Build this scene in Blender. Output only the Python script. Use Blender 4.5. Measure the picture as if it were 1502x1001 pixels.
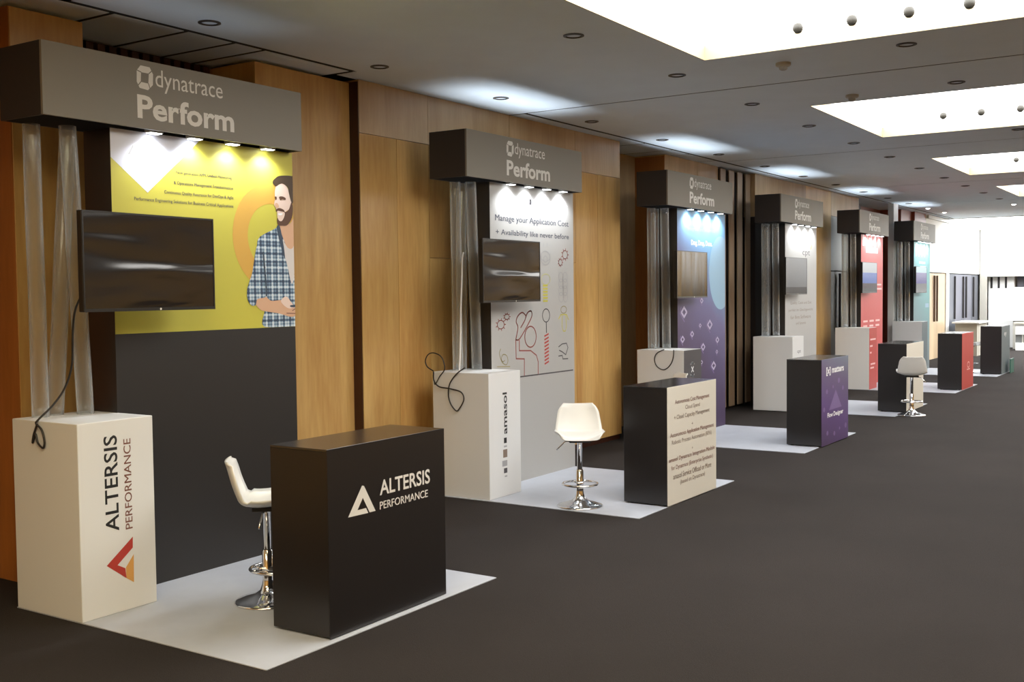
import bpy, bmesh, math, random
from mathutils import Vector, Matrix
random.seed(7)
sc = bpy.context.scene
for o in list(bpy.data.objects): bpy.data.objects.remove(o)
COL = sc.collection

# ---------------------------------------------------------------- camera
# X runs along the booth wall away from the viewer, Y towards that wall, Z up (metres)
CAM = Vector((-3.6193, -5.4232, 1.7962)); YAW, PITCH, ROLL, FPX = 0.9907, 0.0441, -0.0111, 1594.69
fw = Vector((math.sin(YAW)*math.cos(PITCH), math.cos(YAW)*math.cos(PITCH), -math.sin(PITCH)))
rt = Vector((math.cos(YAW), -math.sin(YAW), 0)); up = rt.cross(fw)
r2 = rt*math.cos(ROLL) + up*math.sin(ROLL); u2 = -rt*math.sin(ROLL) + up*math.cos(ROLL)
cam = bpy.data.cameras.new('camera'); camo = bpy.data.objects.new('camera', cam); COL.objects.link(camo)
cam.sensor_width = 36; cam.lens = FPX/1502*36; cam.clip_end = 200
camo.matrix_world = Matrix.Translation(CAM) @ Matrix((r2, u2, -fw)).transposed().to_4x4()
sc.camera = camo

# ---------------------------------------------------------------- light levels
sc.view_settings.view_transform = 'Standard'; sc.view_settings.look = 'None'
sc.view_settings.gamma = 1; sc.view_settings.use_curve_mapping = False
sc.view_settings.exposure = 0.0
sc.cycles.transparent_max_bounces = 32
sc.cycles.sample_clamp_indirect = 8.0
world = bpy.data.worlds.new('world'); sc.world = world; world.use_nodes = True
world.node_tree.nodes['Background'].inputs[0].default_value = (.9, .95, 1, 1)
world.node_tree.nodes['Background'].inputs[1].default_value = 0.02
COFFER_L = 8.5          # radiance of the luminous ceiling coffers
COFFER_C = (1.0, .985, .96)
COFFER_WARM = (1.0, .85, .57)   # the coffers at the viewer's end of the hall
SKY_L = 10.5             # luminous skylight over the foyer
SPOT_W = 30.0           # each booth spotlight
UP_W = 4.5              # added area light in each header, standing in for upward lamp spill
# ---------------------------------------------------------------- materials
MATS = {}
def new_mat(name):
    m = bpy.data.materials.new(name); m.use_nodes = True; MATS[name] = m
    return m, m.node_tree.nodes, m.node_tree.links, m.node_tree.nodes['Principled BSDF']
def srgb(r, g, b):
    f = lambda c: ((c/255+.055)/1.055)**2.4 if c/255 > .04045 else c/255/12.92
    return (f(r), f(g), f(b), 1)
def plain(name, col, rough=.5, metal=0, spec=.5, noise=0, nscale=40, bump=0, bscale=200):
    m, N, L, P = new_mat(name)
    P.inputs['Base Color'].default_value = col; P.inputs['Roughness'].default_value = rough
    P.inputs['Metallic'].default_value = metal; P.inputs['Specular IOR Level'].default_value = spec
    if noise or bump:
        tc = N.new('ShaderNodeTexCoord')
    if noise:
        n = N.new('ShaderNodeTexNoise'); n.inputs['Scale'].default_value = nscale; n.inputs['Detail'].default_value = 6
        L.new(tc.outputs['Object'], n.inputs['Vector'])
        mr = N.new('ShaderNodeMapRange'); mr.inputs['From Min'].default_value = .3; mr.inputs['From Max'].default_value = .7
        mr.inputs['To Min'].default_value = 1-noise; mr.inputs['To Max'].default_value = 1+noise
        mx = N.new('ShaderNodeVectorMath'); mx.operation = 'SCALE'; mx.inputs[0].default_value = col[:3]
        L.new(n.outputs['Fac'], mr.inputs['Value']); L.new(mr.outputs[0], mx.inputs['Scale']); L.new(mx.outputs[0], P.inputs['Base Color'])
    if bump:
        n2 = N.new('ShaderNodeTexNoise'); n2.inputs['Scale'].default_value = bscale; n2.inputs['Detail'].default_value = 4
        L.new(tc.outputs['Object'], n2.inputs['Vector'])
        b = N.new('ShaderNodeBump'); b.inputs['Strength'].default_value = bump; b.inputs['Distance'].default_value = .004
        L.new(n2.outputs['Fac'], b.inputs['Height']); L.new(b.outputs[0], P.inputs['Normal'])
    return m
def wood(name, dark, light, rough=.35, stretch=.12, var=.10):
    m, N, L, P = new_mat(name)
    g = N.new('ShaderNodeNewGeometry'); oi = N.new('ShaderNodeObjectInfo')
    add = N.new('ShaderNodeVectorMath'); add.operation = 'MULTIPLY_ADD'
    add.inputs[1].default_value = (1, 1, stretch)
    cmb = N.new('ShaderNodeCombineXYZ'); mul = N.new('ShaderNodeMath'); mul.operation = 'MULTIPLY'; mul.inputs[1].default_value = 37
    L.new(oi.outputs['Random'], mul.inputs[0]); L.new(mul.outputs[0], cmb.inputs[0]); L.new(mul.outputs[0], cmb.inputs[2])
    L.new(g.outputs['Position'], add.inputs[0]); L.new(cmb.outputs[0], add.inputs[2])
    n1 = N.new('ShaderNodeTexNoise'); n1.inputs['Scale'].default_value = 3.2; n1.inputs['Detail'].default_value = 5; n1.inputs['Distortion'].default_value = .6
    n2 = N.new('ShaderNodeTexNoise'); n2.inputs['Scale'].default_value = 34; n2.inputs['Detail'].default_value = 3
    L.new(add.outputs[0], n1.inputs['Vector']); L.new(add.outputs[0], n2.inputs['Vector'])
    mx = N.new('ShaderNodeMath'); mx.operation = 'MULTIPLY_ADD'; mx.inputs[1].default_value = .35
    L.new(n2.outputs['Fac'], mx.inputs[0]); L.new(n1.outputs['Fac'], mx.inputs[2])
    r = N.new('ShaderNodeValToRGB'); r.color_ramp.elements[0].position = .42; r.color_ramp.elements[1].position = .92
    r.color_ramp.elements[0].color = dark; r.color_ramp.elements[1].color = light
    L.new(mx.outputs[0], r.inputs['Fac'])
    mr = N.new('ShaderNodeMapRange'); mr.inputs['To Min'].default_value = 1-var; mr.inputs['To Max'].default_value = 1+var
    sc_ = N.new('ShaderNodeVectorMath'); sc_.operation = 'SCALE'
    L.new(oi.outputs['Random'], mr.inputs['Value']); L.new(r.outputs['Color'], sc_.inputs[0]); L.new(mr.outputs[0], sc_.inputs['Scale'])
    L.new(sc_.outputs[0], P.inputs['Base Color']); P.inputs['Roughness'].default_value = rough
    return m
def emit(name, col, strength):
    m, N, L, P = new_mat(name); N.remove(P)
    e = N.new('ShaderNodeEmission'); e.inputs[0].default_value = col; e.inputs[1].default_value = strength
    L.new(e.outputs[0], N['Material Output'].inputs[0]); return m

wood('maple', srgb(186, 138, 76), srgb(224, 186, 118))
wood('maple_pale', srgb(168, 136, 94), srgb(200, 170, 128))
wood('orange_wood', srgb(140, 84, 36), srgb(172, 110, 54))
wood('dark_wood', srgb(52, 26, 16), srgb(74, 38, 24), .4)
wood('red_brown', srgb(118, 54, 38), srgb(142, 72, 52), .4)
wood('slat_wood', srgb(140, 116, 92), srgb(168, 142, 114), .4)
wood('beige_door', srgb(196, 172, 138), srgb(222, 200, 168), .4)
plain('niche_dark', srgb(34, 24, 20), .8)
# carpet
def carpet():
    m, N, L, P = new_mat('carpet')
    tc = N.new('ShaderNodeTexCoord')
    n1 = N.new('ShaderNodeTexNoise'); n1.inputs['Scale'].default_value = 1.1; n1.inputs['Detail'].default_value = 3
    n2 = N.new('ShaderNodeTexNoise'); n2.inputs['Scale'].default_value = 160; n2.inputs['Detail'].default_value = 5
    v = N.new('ShaderNodeTexVoronoi'); v.inputs['Scale'].default_value = 240
    for t in (n1, n2, v): L.new(tc.outputs['Object'], t.inputs['Vector'])
    r = N.new('ShaderNodeValToRGB'); r.color_ramp.elements[0].position = .3; r.color_ramp.elements[1].position = .75
    r.color_ramp.elements[0].color = (.0205, .0170, .0155, 1); r.color_ramp.elements[1].color = (.0355, .0295, .027, 1)
    a = N.new('ShaderNodeMath'); a.operation = 'MULTIPLY_ADD'; a.inputs[1].default_value = .6
    L.new(n2.outputs['Fac'], a.inputs[0])
    b = N.new('ShaderNodeMath'); b.operation = 'MULTIPLY'; b.inputs[1].default_value = .4; L.new(n1.outputs['Fac'], b.inputs[0]); L.new(b.outputs[0], a.inputs[2])
    L.new(a.outputs[0], r.inputs['Fac']); L.new(r.outputs['Color'], P.inputs['Base Color'])
    P.inputs['Roughness'].default_value = .95; P.inputs['Specular IOR Level'].default_value = .15
    bu = N.new('ShaderNodeBump'); bu.inputs['Strength'].default_value = .5; bu.inputs['Distance'].default_value = .006
    L.new(v.outputs['Distance'], bu.inputs['Height']); L.new(bu.outputs[0], P.inputs['Normal'])
carpet()
plain('ceiling_paint', (.76, .85, .93, 1), .7, noise=.02, nscale=3)
plain('groove', (.02, .02, .02, 1), .9)
plain('cream_paint', (.50, .42, .26, 1), .6)
plain('white_wall', (.82, .82, .80, 1), .6)
plain('rail_grey', (.55, .55, .52, 1), .4)
plain('white_board', (.71, .715, .71, 1), .45)
plain('black_board', (.011, .009, .009, 1), .32, spec=.7)
plain('black_laminate', (.020, .018, .018, 1), .2, spec=1.0)
plain('black_paint', (.032, .030, .032, 1), .5)
plain('charcoal', (.016, .0145, .014, 1), .45)
plain('fascia_grey', (.212, .194, .162, 1), .55)
plain('letter_white', (.72, .70, .66, 1), .5)
plain('mat_grey', (.43, .45, .50, 1), .5, noise=.03, nscale=8)
plain('white_plastic', (.74, .73, .69, 1), .3)
plain('chrome', (.75, .75, .76, 1), .1, 1)
plain('black_plastic', (.012, .012, .012, 1), .35)
plain('cable_black', (.02, .018, .017, 1), .5)
plain('white_cable', (.75, .74, .72, 1), .5)
plain('lamp_grey', (.35, .35, .33, 1), .4)
plain('ball_grey', (.045, .042, .034, 1), .45)
plain('downlight_dark', (.05, .045, .04, 1), .4)
plain('print_white', (.82, .82, .82, 1), .5)
plain('poster_white', (.41, .405, .39, 1), .5)
plain('print_black', (.015, .015, .015, 1), .5)
plain('print_dark', (.06, .055, .06, 1), .5)
plain('print_grey', (.35, .35, .36, 1), .5)
plain('print_ltgrey', (.62, .63, .63, 1), .5)
plain('print_red', srgb(178, 58, 48), .5)
plain('print_rose', srgb(150, 82, 78), .5)
plain('print_gold', srgb(214, 158, 84), .5)
plain('print_yellow', srgb(192, 184, 66), .5)
plain('print_olive', srgb(150, 140, 92), .5)
plain('print_lime', srgb(196, 196, 120), .5)
plain('print_silver', srgb(212, 214, 226), .5)
plain('print_orange', srgb(206, 160, 66), .5)
plain('print_navy', srgb(50, 56, 72), .5)
plain('print_brown', srgb(120, 78, 66), .5)
plain('print_taupe', srgb(128, 112, 98), .5)
plain('skin', srgb(206, 164, 132), .5)
plain('skin_pale', srgb(222, 198, 184), .5)
plain('hair_brown', srgb(62, 44, 26), .5)
plain('beard_brown', srgb(84, 52, 32), .5)
plain('shirt_white', srgb(206, 200, 196), .5)
plain('shirt_dark', srgb(50, 66, 84), .5)
plain('front_beige', (.66, .62, .53, 1), .5)
plain('front_red', srgb(184, 66, 58), .5)
plain('poster_red', srgb(200, 84, 82), .5)
plain('poster_teal', srgb(98, 160, 166), .5)
plain('print_pink', srgb(238, 196, 194), .5)
plain('print_aqua', srgb(214, 240, 240), .5)
plain('front_slate', srgb(92, 104, 108), .5)
plain('green_card', srgb(48, 96, 84), .5)
plain('door_grey', srgb(88, 90, 98), .5)
plain('door_lavender', srgb(102, 102, 112), .5)
plain('panel_pale', srgb(176, 172, 162), .35)
plain('handle_dark', srgb(30, 26, 26), .5)
plain('handle_brown', srgb(84, 58, 34), .5)
plain('table_grey', srgb(176, 172, 160), .6)
plain('grille_grey', srgb(110, 112, 110), .6)
plain('print_dim', (.40, .40, .40, 1), .5)
plain('print_teal_pale', srgb(190, 226, 220), .5)
def plaid():
    m, N, L, P = new_mat('plaid')
    g = N.new('ShaderNodeNewGeometry'); s = N.new('ShaderNodeSeparateXYZ'); L.new(g.outputs['Position'], s.inputs[0])
    def band(sock, freq, phase):
        a = N.new('ShaderNodeMath'); a.operation = 'MULTIPLY_ADD'; a.inputs[1].default_value = freq; a.inputs[2].default_value = phase
        L.new(sock, a.inputs[0]); b = N.new('ShaderNodeMath'); b.operation = 'SINE'; L.new(a.outputs[0], b.inputs[0]); return b.outputs[0]
    def addn(*socks):
        cur = socks[0]
        for q in socks[1:]:
            a = N.new('ShaderNodeMath'); a.operation = 'ADD'; L.new(cur, a.inputs[0]); L.new(q, a.inputs[1]); cur = a.outputs[0]
        return cur
    t = addn(band(s.outputs[0], 95, 0), band(s.outputs[2], 95, 1), band(s.outputs[2], 230, 2), band(s.outputs[0], 210, .4))
    mr = N.new('ShaderNodeMapRange'); mr.inputs['From Min'].default_value = -2.4; mr.inputs['From Max'].default_value = 2.6; L.new(t, mr.inputs['Value'])
    r = N.new('ShaderNodeValToRGB'); L.new(mr.outputs[0], r.inputs['Fac'])
    r.color_ramp.elements[0].color = srgb(40, 58, 84); r.color_ramp.elements[1].color = srgb(205, 216, 222); r.color_ramp.elements[0].position = .15; r.color_ramp.elements[1].position = .9
    e = r.color_ramp.elements.new(.5); e.color = srgb(110, 138, 160)
    L.new(r.outputs['Color'], P.inputs['Base Color'])
plaid()
def purple(name, z0, z1, c):
    # printed colour field: purple below, running to sky blue at the upper corner
    m, N, L, P = new_mat(name)
    tc = N.new('ShaderNodeTexCoord'); s = N.new('ShaderNodeSeparateXYZ'); L.new(tc.outputs['Object'], s.inputs[0])
    a = N.new('ShaderNodeMath'); a.operation = 'MULTIPLY_ADD'; a.inputs[1].default_value = .35*(z1-z0)/2.0; L.new(s.outputs[0], a.inputs[0]); L.new(s.outputs[2], a.inputs[2])
    n = N.new('ShaderNodeTexNoise'); n.inputs['Scale'].default_value = 2.2; L.new(tc.outputs['Object'], n.inputs['Vector'])
    b = N.new('ShaderNodeMath'); b.operation = 'MULTIPLY_ADD'; b.inputs[1].default_value = .3*(z1-z0)/2.8; L.new(n.outputs['Fac'], b.inputs[0]); L.new(a.outputs[0], b.inputs[2])
    mr = N.new('ShaderNodeMapRange'); mr.inputs['From Min'].default_value = z0; mr.inputs['From Max'].default_value = z1; L.new(b.outputs[0], mr.inputs['Value'])
    r = N.new('ShaderNodeValToRGB'); L.new(mr.outputs[0], r.inputs['Fac']); e = r.color_ramp.elements
    e[0].color = c[0]; e[0].position = 0; e[1].color = c[-1]; e[1].position = 1
    for i, k in enumerate(c[1:-1]):
        q = e.new((i+1)/(len(c)-1)); q.color = k
    L.new(r.outputs['Color'], P.inputs['Base Color']); P.inputs['Roughness'].default_value = .5
purple('purple_poster', .1, 3.5, [srgb(40, 30, 56), srgb(58, 44, 72), srgb(74, 58, 90), srgb(96, 90, 134), srgb(110, 164, 204)])
purple('purple_front', 0, 1.3, [srgb(70, 52, 88), srgb(88, 64, 118), srgb(96, 84, 116), srgb(112, 128, 140)])
purple('teal_poster', .3, 2.9, [srgb(112, 118, 120), srgb(116, 126, 130), srgb(104, 146, 152), srgb(100, 168, 172)])
plain('print_lilac', srgb(196, 186, 214), .5)
plain('print_lilac_dim', srgb(120, 100, 146), .5)
plain('print_blue_pale', srgb(136, 172, 196), .5)
def clear():
    m, N, L, P = new_mat('clear_plastic'); N.remove(P)
    tc = N.new('ShaderNodeTexCoord'); mp = N.new('ShaderNodeMapping'); mp.inputs['Scale'].default_value = (22, 22, 1.6)
    n = N.new('ShaderNodeTexNoise'); n.inputs['Scale'].default_value = 1; n.inputs['Detail'].default_value = 3; n.inputs['Distortion'].default_value = .8
    L.new(tc.outputs['Object'], mp.inputs[0]); L.new(mp.outputs[0], n.inputs['Vector'])
    bu = N.new('ShaderNodeBump'); bu.inputs['Strength'].default_value = .6; bu.inputs['Distance'].default_value = .012; L.new(n.outputs['Fac'], bu.inputs['Height'])
    t = N.new('ShaderNodeBsdfTransparent'); t.inputs[0].default_value = (.97, .98, .98, 1)
    gl = N.new('ShaderNodeBsdfGlossy'); gl.inputs['Roughness'].default_value = .12; gl.inputs[0].default_value = (.95, .97, 1, 1); L.new(bu.outputs[0], gl.inputs['Normal'])
    lw = N.new('ShaderNodeLayerWeight'); lw.inputs['Blend'].default_value = .2; L.new(bu.outputs[0], lw.inputs['Normal'])
    mr = N.new('ShaderNodeMapRange'); mr.inputs['To Min'].default_value = .02; mr.inputs['To Max'].default_value = .42; L.new(lw.outputs['Fresnel'], mr.inputs['Value'])
    mx = N.new('ShaderNodeMixShader'); L.new(mr.outputs[0], mx.inputs[0]); L.new(t.outputs[0], mx.inputs[1]); L.new(gl.outputs[0], mx.inputs[2])
    df = N.new('ShaderNodeBsdfTranslucent'); df.inputs[0].default_value = (.85, .88, .9, 1)
    d2 = N.new('ShaderNodeBsdfDiffuse'); d2.inputs[0].default_value = (.85, .88, .9, 1)
    ha = N.new('ShaderNodeMixShader'); ha.inputs[0].default_value = .5; L.new(df.outputs[0], ha.inputs[1]); L.new(d2.outputs[0], ha.inputs[2])
    lw2 = N.new('ShaderNodeLayerWeight'); lw2.inputs['Blend'].default_value = .25; mr2 = N.new('ShaderNodeMapRange'); mr2.inputs['To Min'].default_value = .05; mr2.inputs['To Max'].default_value = .62; L.new(lw2.outputs['Facing'], mr2.inputs['Value'])
    m2 = N.new('ShaderNodeMixShader'); L.new(mr2.outputs[0], m2.inputs[0]); L.new(mx.outputs[0], m2.inputs[1]); L.new(ha.outputs[0], m2.inputs[2])
    L.new(m2.outputs[0], N['Material Output'].inputs[0])
clear()
def screen(name, bump, scale, spec=.8):
    m, N, L, P = new_mat(name)
    P.inputs['Base Color'].default_value = (.012, .010, .010, 1); P.inputs['Roughness'].default_value = .16; P.inputs['Specular IOR Level'].default_value = spec
    tc = N.new('ShaderNodeTexCoord'); mp = N.new('ShaderNodeMapping'); mp.inputs['Scale'].default_value = scale
    n = N.new('ShaderNodeTexNoise'); n.inputs['Scale'].default_value = 1; n.inputs['Detail'].default_value = 1.5; n.inputs['Distortion'].default_value = .5
    L.new(tc.outputs['Object'], mp.inputs[0]); L.new(mp.outputs[0], n.inputs['Vector'])
    bu = N.new('ShaderNodeBump'); bu.inputs['Strength'].default_value = 1; bu.inputs['Distance'].default_value = bump; L.new(n.outputs['Fac'], bu.inputs['Height']); L.new(bu.outputs[0], P.inputs['Normal'])
screen('screen_film', .045, (.7, 1, 4.2)); screen('screen_smooth', .008, (3, 1, .7), .35)
def glow(name, base, col, s):
    s *= .75
    m, N, L, P = new_mat(name); P.inputs['Specular IOR Level'].default_value = .12; P.inputs['Base Color'].default_value = base; P.inputs['Roughness'].default_value = .25
    P.inputs['Emission Color'].default_value = col; P.inputs['Emission Strength'].default_value = s
glow('show_grey', (.02, .02, .02, 1), srgb(140, 140, 142), .6); glow('show_dark', (.02, .02, .02, 1), srgb(66, 62, 66), .6)
glow('show_white', (.02, .02, .02, 1), srgb(178, 180, 182), 1); glow('show_blue', (.02, .02, .02, 1), srgb(56, 92, 176), 1)
glow('show_purple', (.02, .02, .02, 1), srgb(96, 84, 150), 1); glow('show_aqua', (.02, .02, .02, 1), srgb(170, 205, 212), 1); glow('show_maroon', (.02, .02, .02, 1), srgb(66, 40, 54), .8)
emit('coffer_glow', (*COFFER_C, 1), COFFER_L); emit('coffer_glow_warm', (*COFFER_WARM, 1), COFFER_L)
emit('sky_glow', (.95, .98, 1, 1), SKY_L)
emit('led', (.92, .96, 1, 1), 14)
emit('lit_downlight', (1, .97, .9, 1), 12)
DATA = {
 'h_logo': [(0.62, 3.04), (0.739, 3.183)],
 'h_dyn': [(0.751, 3.033), (1.286, 3.191)],
 'h_dyn2': [(0.755, 3.162), (1.282, 3.072), (0.79, 3.073), (0.793, 3.171)],
 'h_perf': [(0.619, 2.864), (1.377, 3.041), (0.623, 3.001), (1.372, 2.867)],
 'h2': [(0.62, 3.031), (0.742, 3.169), (0.758, 3.064), (1.279, 3.071), (0.623, 2.849), (1.368, 2.862), (0.626, 2.987), (1.37, 2.975)],
 'p1_poster': [(0.516, 2.83), (2.028, 2.826), (0.523, 1.582), (2.033, 1.57)],
 'p1_diamond': [(0.509, 2.63), (0.771, 2.437), (1.038, 2.639), (0.515, 2.818), (1.171, 2.825)],
 'p1_logoA': [(0.633, 2.658), (0.67, 2.717), (0.714, 2.659), (0.695, 2.668), (0.674, 2.699), (0.65, 2.66), (0.668, 2.656)],
 'p1_t1': [(0.992, 2.571), (1.452, 2.566), (0.992, 2.586)],
 'p1_t2': [(0.971, 2.504), (1.461, 2.505), (0.971, 2.519)],
 'p1_t3': [(0.896, 2.441), (1.462, 2.444), (0.897, 2.46)],
 'p1_t4': [(0.671, 2.385), (1.46, 2.379), (0.671, 2.401)],
 'p1_ring': [(1.448, 2.201), (1.582, 2.206), (1.825, 2.57), (1.805, 1.837)],
 'm_torso': [(1.879, 2.28), (1.824, 2.257), (1.703, 2.206), (1.667, 2.152), (1.715, 2.072), (1.738, 1.885), (1.738, 1.779), (1.72, 1.685), (1.717, 1.582), (2.023, 1.576), (2.033, 1.958), (2.029, 2.151), (1.954, 2.197), (1.897, 2.243)],
 'm_tshirt': [(1.892, 2.219), (1.932, 2.16), (2.029, 2.173), (2.028, 1.958), (1.987, 1.879), (1.949, 2.005), (1.907, 2.124)],
 'm_neck': [(1.882, 2.284), (1.982, 2.306), (2.025, 2.332), (2.025, 2.151), (1.952, 2.135), (1.897, 2.231)],
 'm_collar': [(1.852, 2.274), (1.882, 2.28), (1.915, 2.148), (1.925, 2.053), (1.894, 2.124), (1.867, 2.206)],
 'm_sleeve': [(1.703, 2.206), (1.667, 2.152), (1.639, 2.059), (1.614, 1.954), (1.588, 1.896), (1.565, 1.838), (1.569, 1.769), (1.603, 1.732), (1.639, 1.736), (1.644, 1.78), (1.739, 1.797), (1.738, 1.885), (1.726, 2.002), (1.719, 2.095)],
 'm_arm': [(1.639, 1.736), (1.619, 1.751), (1.644, 1.797), (1.731, 1.791), (1.786, 1.761), (1.901, 1.765), (1.95, 1.735), (2.028, 1.703), (2.023, 1.655), (1.964, 1.646), (1.865, 1.67), (1.768, 1.684), (1.688, 1.698)],
 'm_hand': [(1.876, 1.756), (1.904, 1.783), (1.938, 1.787), (1.967, 1.759), (2.003, 1.718), (1.966, 1.704), (1.916, 1.72)],
 'm_cuff': [(1.565, 1.838), (1.569, 1.769), (1.603, 1.732), (1.639, 1.736), (1.656, 1.774), (1.731, 1.788), (1.74, 1.838), (1.66, 1.815), (1.599, 1.832)],
 'm_watch': [(1.966, 1.726), (2.027, 1.73), (2.028, 1.715), (1.974, 1.714)],
 'm_face': [(1.851, 2.556), (1.876, 2.572), (1.908, 2.581), (1.942, 2.572), (1.966, 2.549), (1.975, 2.522), (1.987, 2.482), (1.999, 2.456), (1.978, 2.409), (1.94, 2.384), (1.926, 2.342), (1.9, 2.319), (1.869, 2.322), (1.859, 2.357), (1.859, 2.388), (1.835, 2.421), (1.833, 2.441), (1.841, 2.473), (1.84, 2.513)],
 'm_hair': [(1.821, 2.578), (1.827, 2.597), (1.853, 2.617), (1.878, 2.63), (1.934, 2.639), (2.004, 2.641), (2.024, 2.626), (2.021, 2.462), (1.999, 2.456), (1.987, 2.482), (1.975, 2.522), (1.967, 2.554), (1.942, 2.572), (1.914, 2.581), (1.882, 2.572), (1.854, 2.556), (1.839, 2.564)],
 'm_beard': [(1.849, 2.379), (1.849, 2.395), (1.878, 2.408), (1.921, 2.399), (1.936, 2.384), (1.972, 2.404), (1.999, 2.456), (2.012, 2.425), (2.008, 2.37), (1.989, 2.327), (1.95, 2.291), (1.905, 2.286), (1.868, 2.288), (1.855, 2.312), (1.86, 2.339), (1.875, 2.321), (1.9, 2.319), (1.923, 2.345), (1.93, 2.379), (1.89, 2.386), (1.865, 2.388)],
 'm_brow': [(1.88, 2.486), (1.911, 2.491), (1.942, 2.482), (1.939, 2.468), (1.911, 2.47), (1.889, 2.464)],
 'm_eye2': [(1.84, 2.484), (1.855, 2.485), (1.856, 2.467), (1.843, 2.463)],
 'm_teeth': [(1.869, 2.37), (1.911, 2.373), (1.901, 2.362), (1.886, 2.358), (1.873, 2.36)],
 'm_nose': [(1.845, 2.441), (1.863, 2.44), (1.878, 2.417), (1.856, 2.406), (1.836, 2.419)],
 'c1_A': [(0.773, 0.774), (0.658, 0.622), (0.82, 0.618), (0.803, 0.648), (0.733, 0.648), (0.778, 0.707), (0.832, 0.619), (0.881, 0.619), (0.789, 0.77)],
 'c1_t1': [(0.918, 0.699), (1.37, 0.689), (0.92, 0.784), (1.372, 0.774)],
 'c1_t2': [(0.916, 0.624), (1.348, 0.613), (0.917, 0.666), (1.349, 0.658)],
 'pd1_t1': [(0.27, 0.467), (0.274, 1.015), (0.181, 0.484), (0.184, 1.025)],
 'pd1_t2': [(0.357, 0.467), (0.367, 0.987), (0.312, 0.475), (0.315, 0.993)],
 'pd1_red': [(0.182, 0.289), (0.361, 0.421), (0.359, 0.358), (0.254, 0.278), (0.305, 0.25), (0.311, 0.191)],
 'pd1_gold': [(0.364, 0.319), (0.361, 0.156), (0.311, 0.191), (0.309, 0.253)],
 'p2_person1': [(1.061, 1.011), (1.064, 1.168), (0.921, 1.178), (0.917, 1.351)],
 'p2_person2': [(0.979, 1.348), (0.978, 1.251), (1.18, 1.241), (1.283, 1.19), (1.313, 1.126), (1.311, 1.007)],
 'p2_head': [(1.076, 1.378), (1.281, 1.37), (1.179, 1.475), (1.176, 1.274)],
 'p2_hat1': [(0.918, 1.358), (0.957, 1.471), (0.928, 1.526), (0.959, 1.579), (1.035, 1.611), (1.097, 1.582)],
 'p2_hat2': [(0.918, 1.358), (0.992, 1.368), (1.186, 1.546), (1.205, 1.607), (1.175, 1.622), (1.123, 1.602), (1.079, 1.535), (1.007, 1.469)],
 'p2_base': [(0.993, 1.002), (1.985, 1.002)],
 'p2_gear1': [(0.592, 1.509), (0.743, 1.504), (0.668, 1.559), (0.666, 1.454)],
 'p2_gear2': [(0.718, 1.578), (0.824, 1.575), (0.772, 1.61), (0.77, 1.543)],
 'p2_snail': [(0.662, 1.283), (0.638, 1.245), (0.66, 1.191), (0.695, 1.149), (0.755, 1.132), (0.78, 1.17), (0.756, 1.218), (0.697, 1.228), (0.672, 1.19), (0.695, 1.162), (0.727, 1.174)],
 'p2_snailb': [(0.6, 1.122), (0.815, 1.111)],
 'p2_bulb': [(1.389, 1.931), (1.551, 1.932), (1.47, 1.98), (1.468, 1.875)],
 'p2_bulbb': [(1.399, 1.715), (1.508, 1.847)],
 'p2_brain': [(1.701, 1.854), (1.904, 1.854), (1.801, 1.969), (1.797, 1.729)],
 'p2_mag': [(1.401, 1.575), (1.536, 1.572), (1.469, 1.637), (1.467, 1.508)],
 'p2_magh': [(1.47, 1.508), (1.473, 1.405)],
 'p2_fig': [(1.753, 1.632), (1.866, 1.63), (1.81, 1.659), (1.808, 1.587)],
 'p2_figb': [(1.709, 1.532), (1.752, 1.574), (1.865, 1.572), (1.907, 1.52)],
 'p2_figl': [(1.78, 1.566), (1.772, 1.459), (1.8, 1.407), (1.839, 1.406), (1.863, 1.456), (1.851, 1.565)],
 'p2_coil': [(1.427, 1.098), (1.52, 1.318)],
 'p2_micro': [(1.704, 1.253), (1.775, 1.279), (1.86, 1.282), (1.888, 1.237), (1.844, 1.167), (1.773, 1.199), (1.717, 1.217)],
 'p2_microb': [(1.702, 1.16), (1.773, 1.163), (1.786, 1.127), (1.886, 1.124)],
 'p2_t1': [(0.594, 2.472), (1.92, 2.459), (0.595, 2.517)],
 'p2_t2': [(0.603, 2.329), (1.925, 2.344), (0.687, 2.376)],
 'p2_eye': [(1.379, 2.141), (1.555, 2.145), (1.46, 2.203), (1.458, 2.068)],
 'p2_gear3': [(1.779, 2.18), (1.912, 2.183), (1.845, 2.233), (1.843, 2.12)],
 'p2_gear4': [(1.708, 2.097), (1.798, 2.099), (1.759, 2.139), (1.757, 2.057)],
 'p2_lg1': [(0.609, 2.612), (0.736, 2.676)],
 'p2_lg2': [(0.803, 2.61), (1.058, 2.664)],
 'p2_lg3': [(1.211, 2.616), (1.581, 2.668)],
 'p2_lg4': [(1.668, 2.618), (1.93, 2.669)],
 'p2_lgA': [(1.211, 2.616), (1.243, 2.662)],
 'pd2_am': [(0.323, 0.551), (0.325, 0.92), (0.258, 0.558), (0.252, 0.926)],
 'pd2_b1': [(0.269, 0.475), (0.314, 0.523)],
 'pd2_b2': [(0.268, 0.439), (0.316, 0.454)],
 'pd2_b3': [(0.254, 0.349), (0.32, 0.42)],
 'pd2_b4': [(0.239, 0.272), (0.318, 0.323)],
 'pd2_b5': [(0.264, 0.21), (0.317, 0.254)],
 'pd2_b6': [(0.276, 0.175), (0.315, 0.188)],
 'c2_l0': [(0.685, 0.84), (1.396, 0.857)],
 'c2_l1': [(0.891, 0.779), (1.191, 0.793)],
 'c2_l2': [(0.666, 0.711), (1.402, 0.724)],
 'c2_l3': [(1.017, 0.644), (1.049, 0.659)],
 'c2_l4': [(0.59, 0.567), (1.495, 0.577)],
 'c2_l5': [(0.621, 0.504), (1.445, 0.517)],
 'c2_l6': [(1.02, 0.433), (1.043, 0.442)],
 'c2_l7': [(0.566, 0.361), (1.511, 0.363)],
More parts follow.
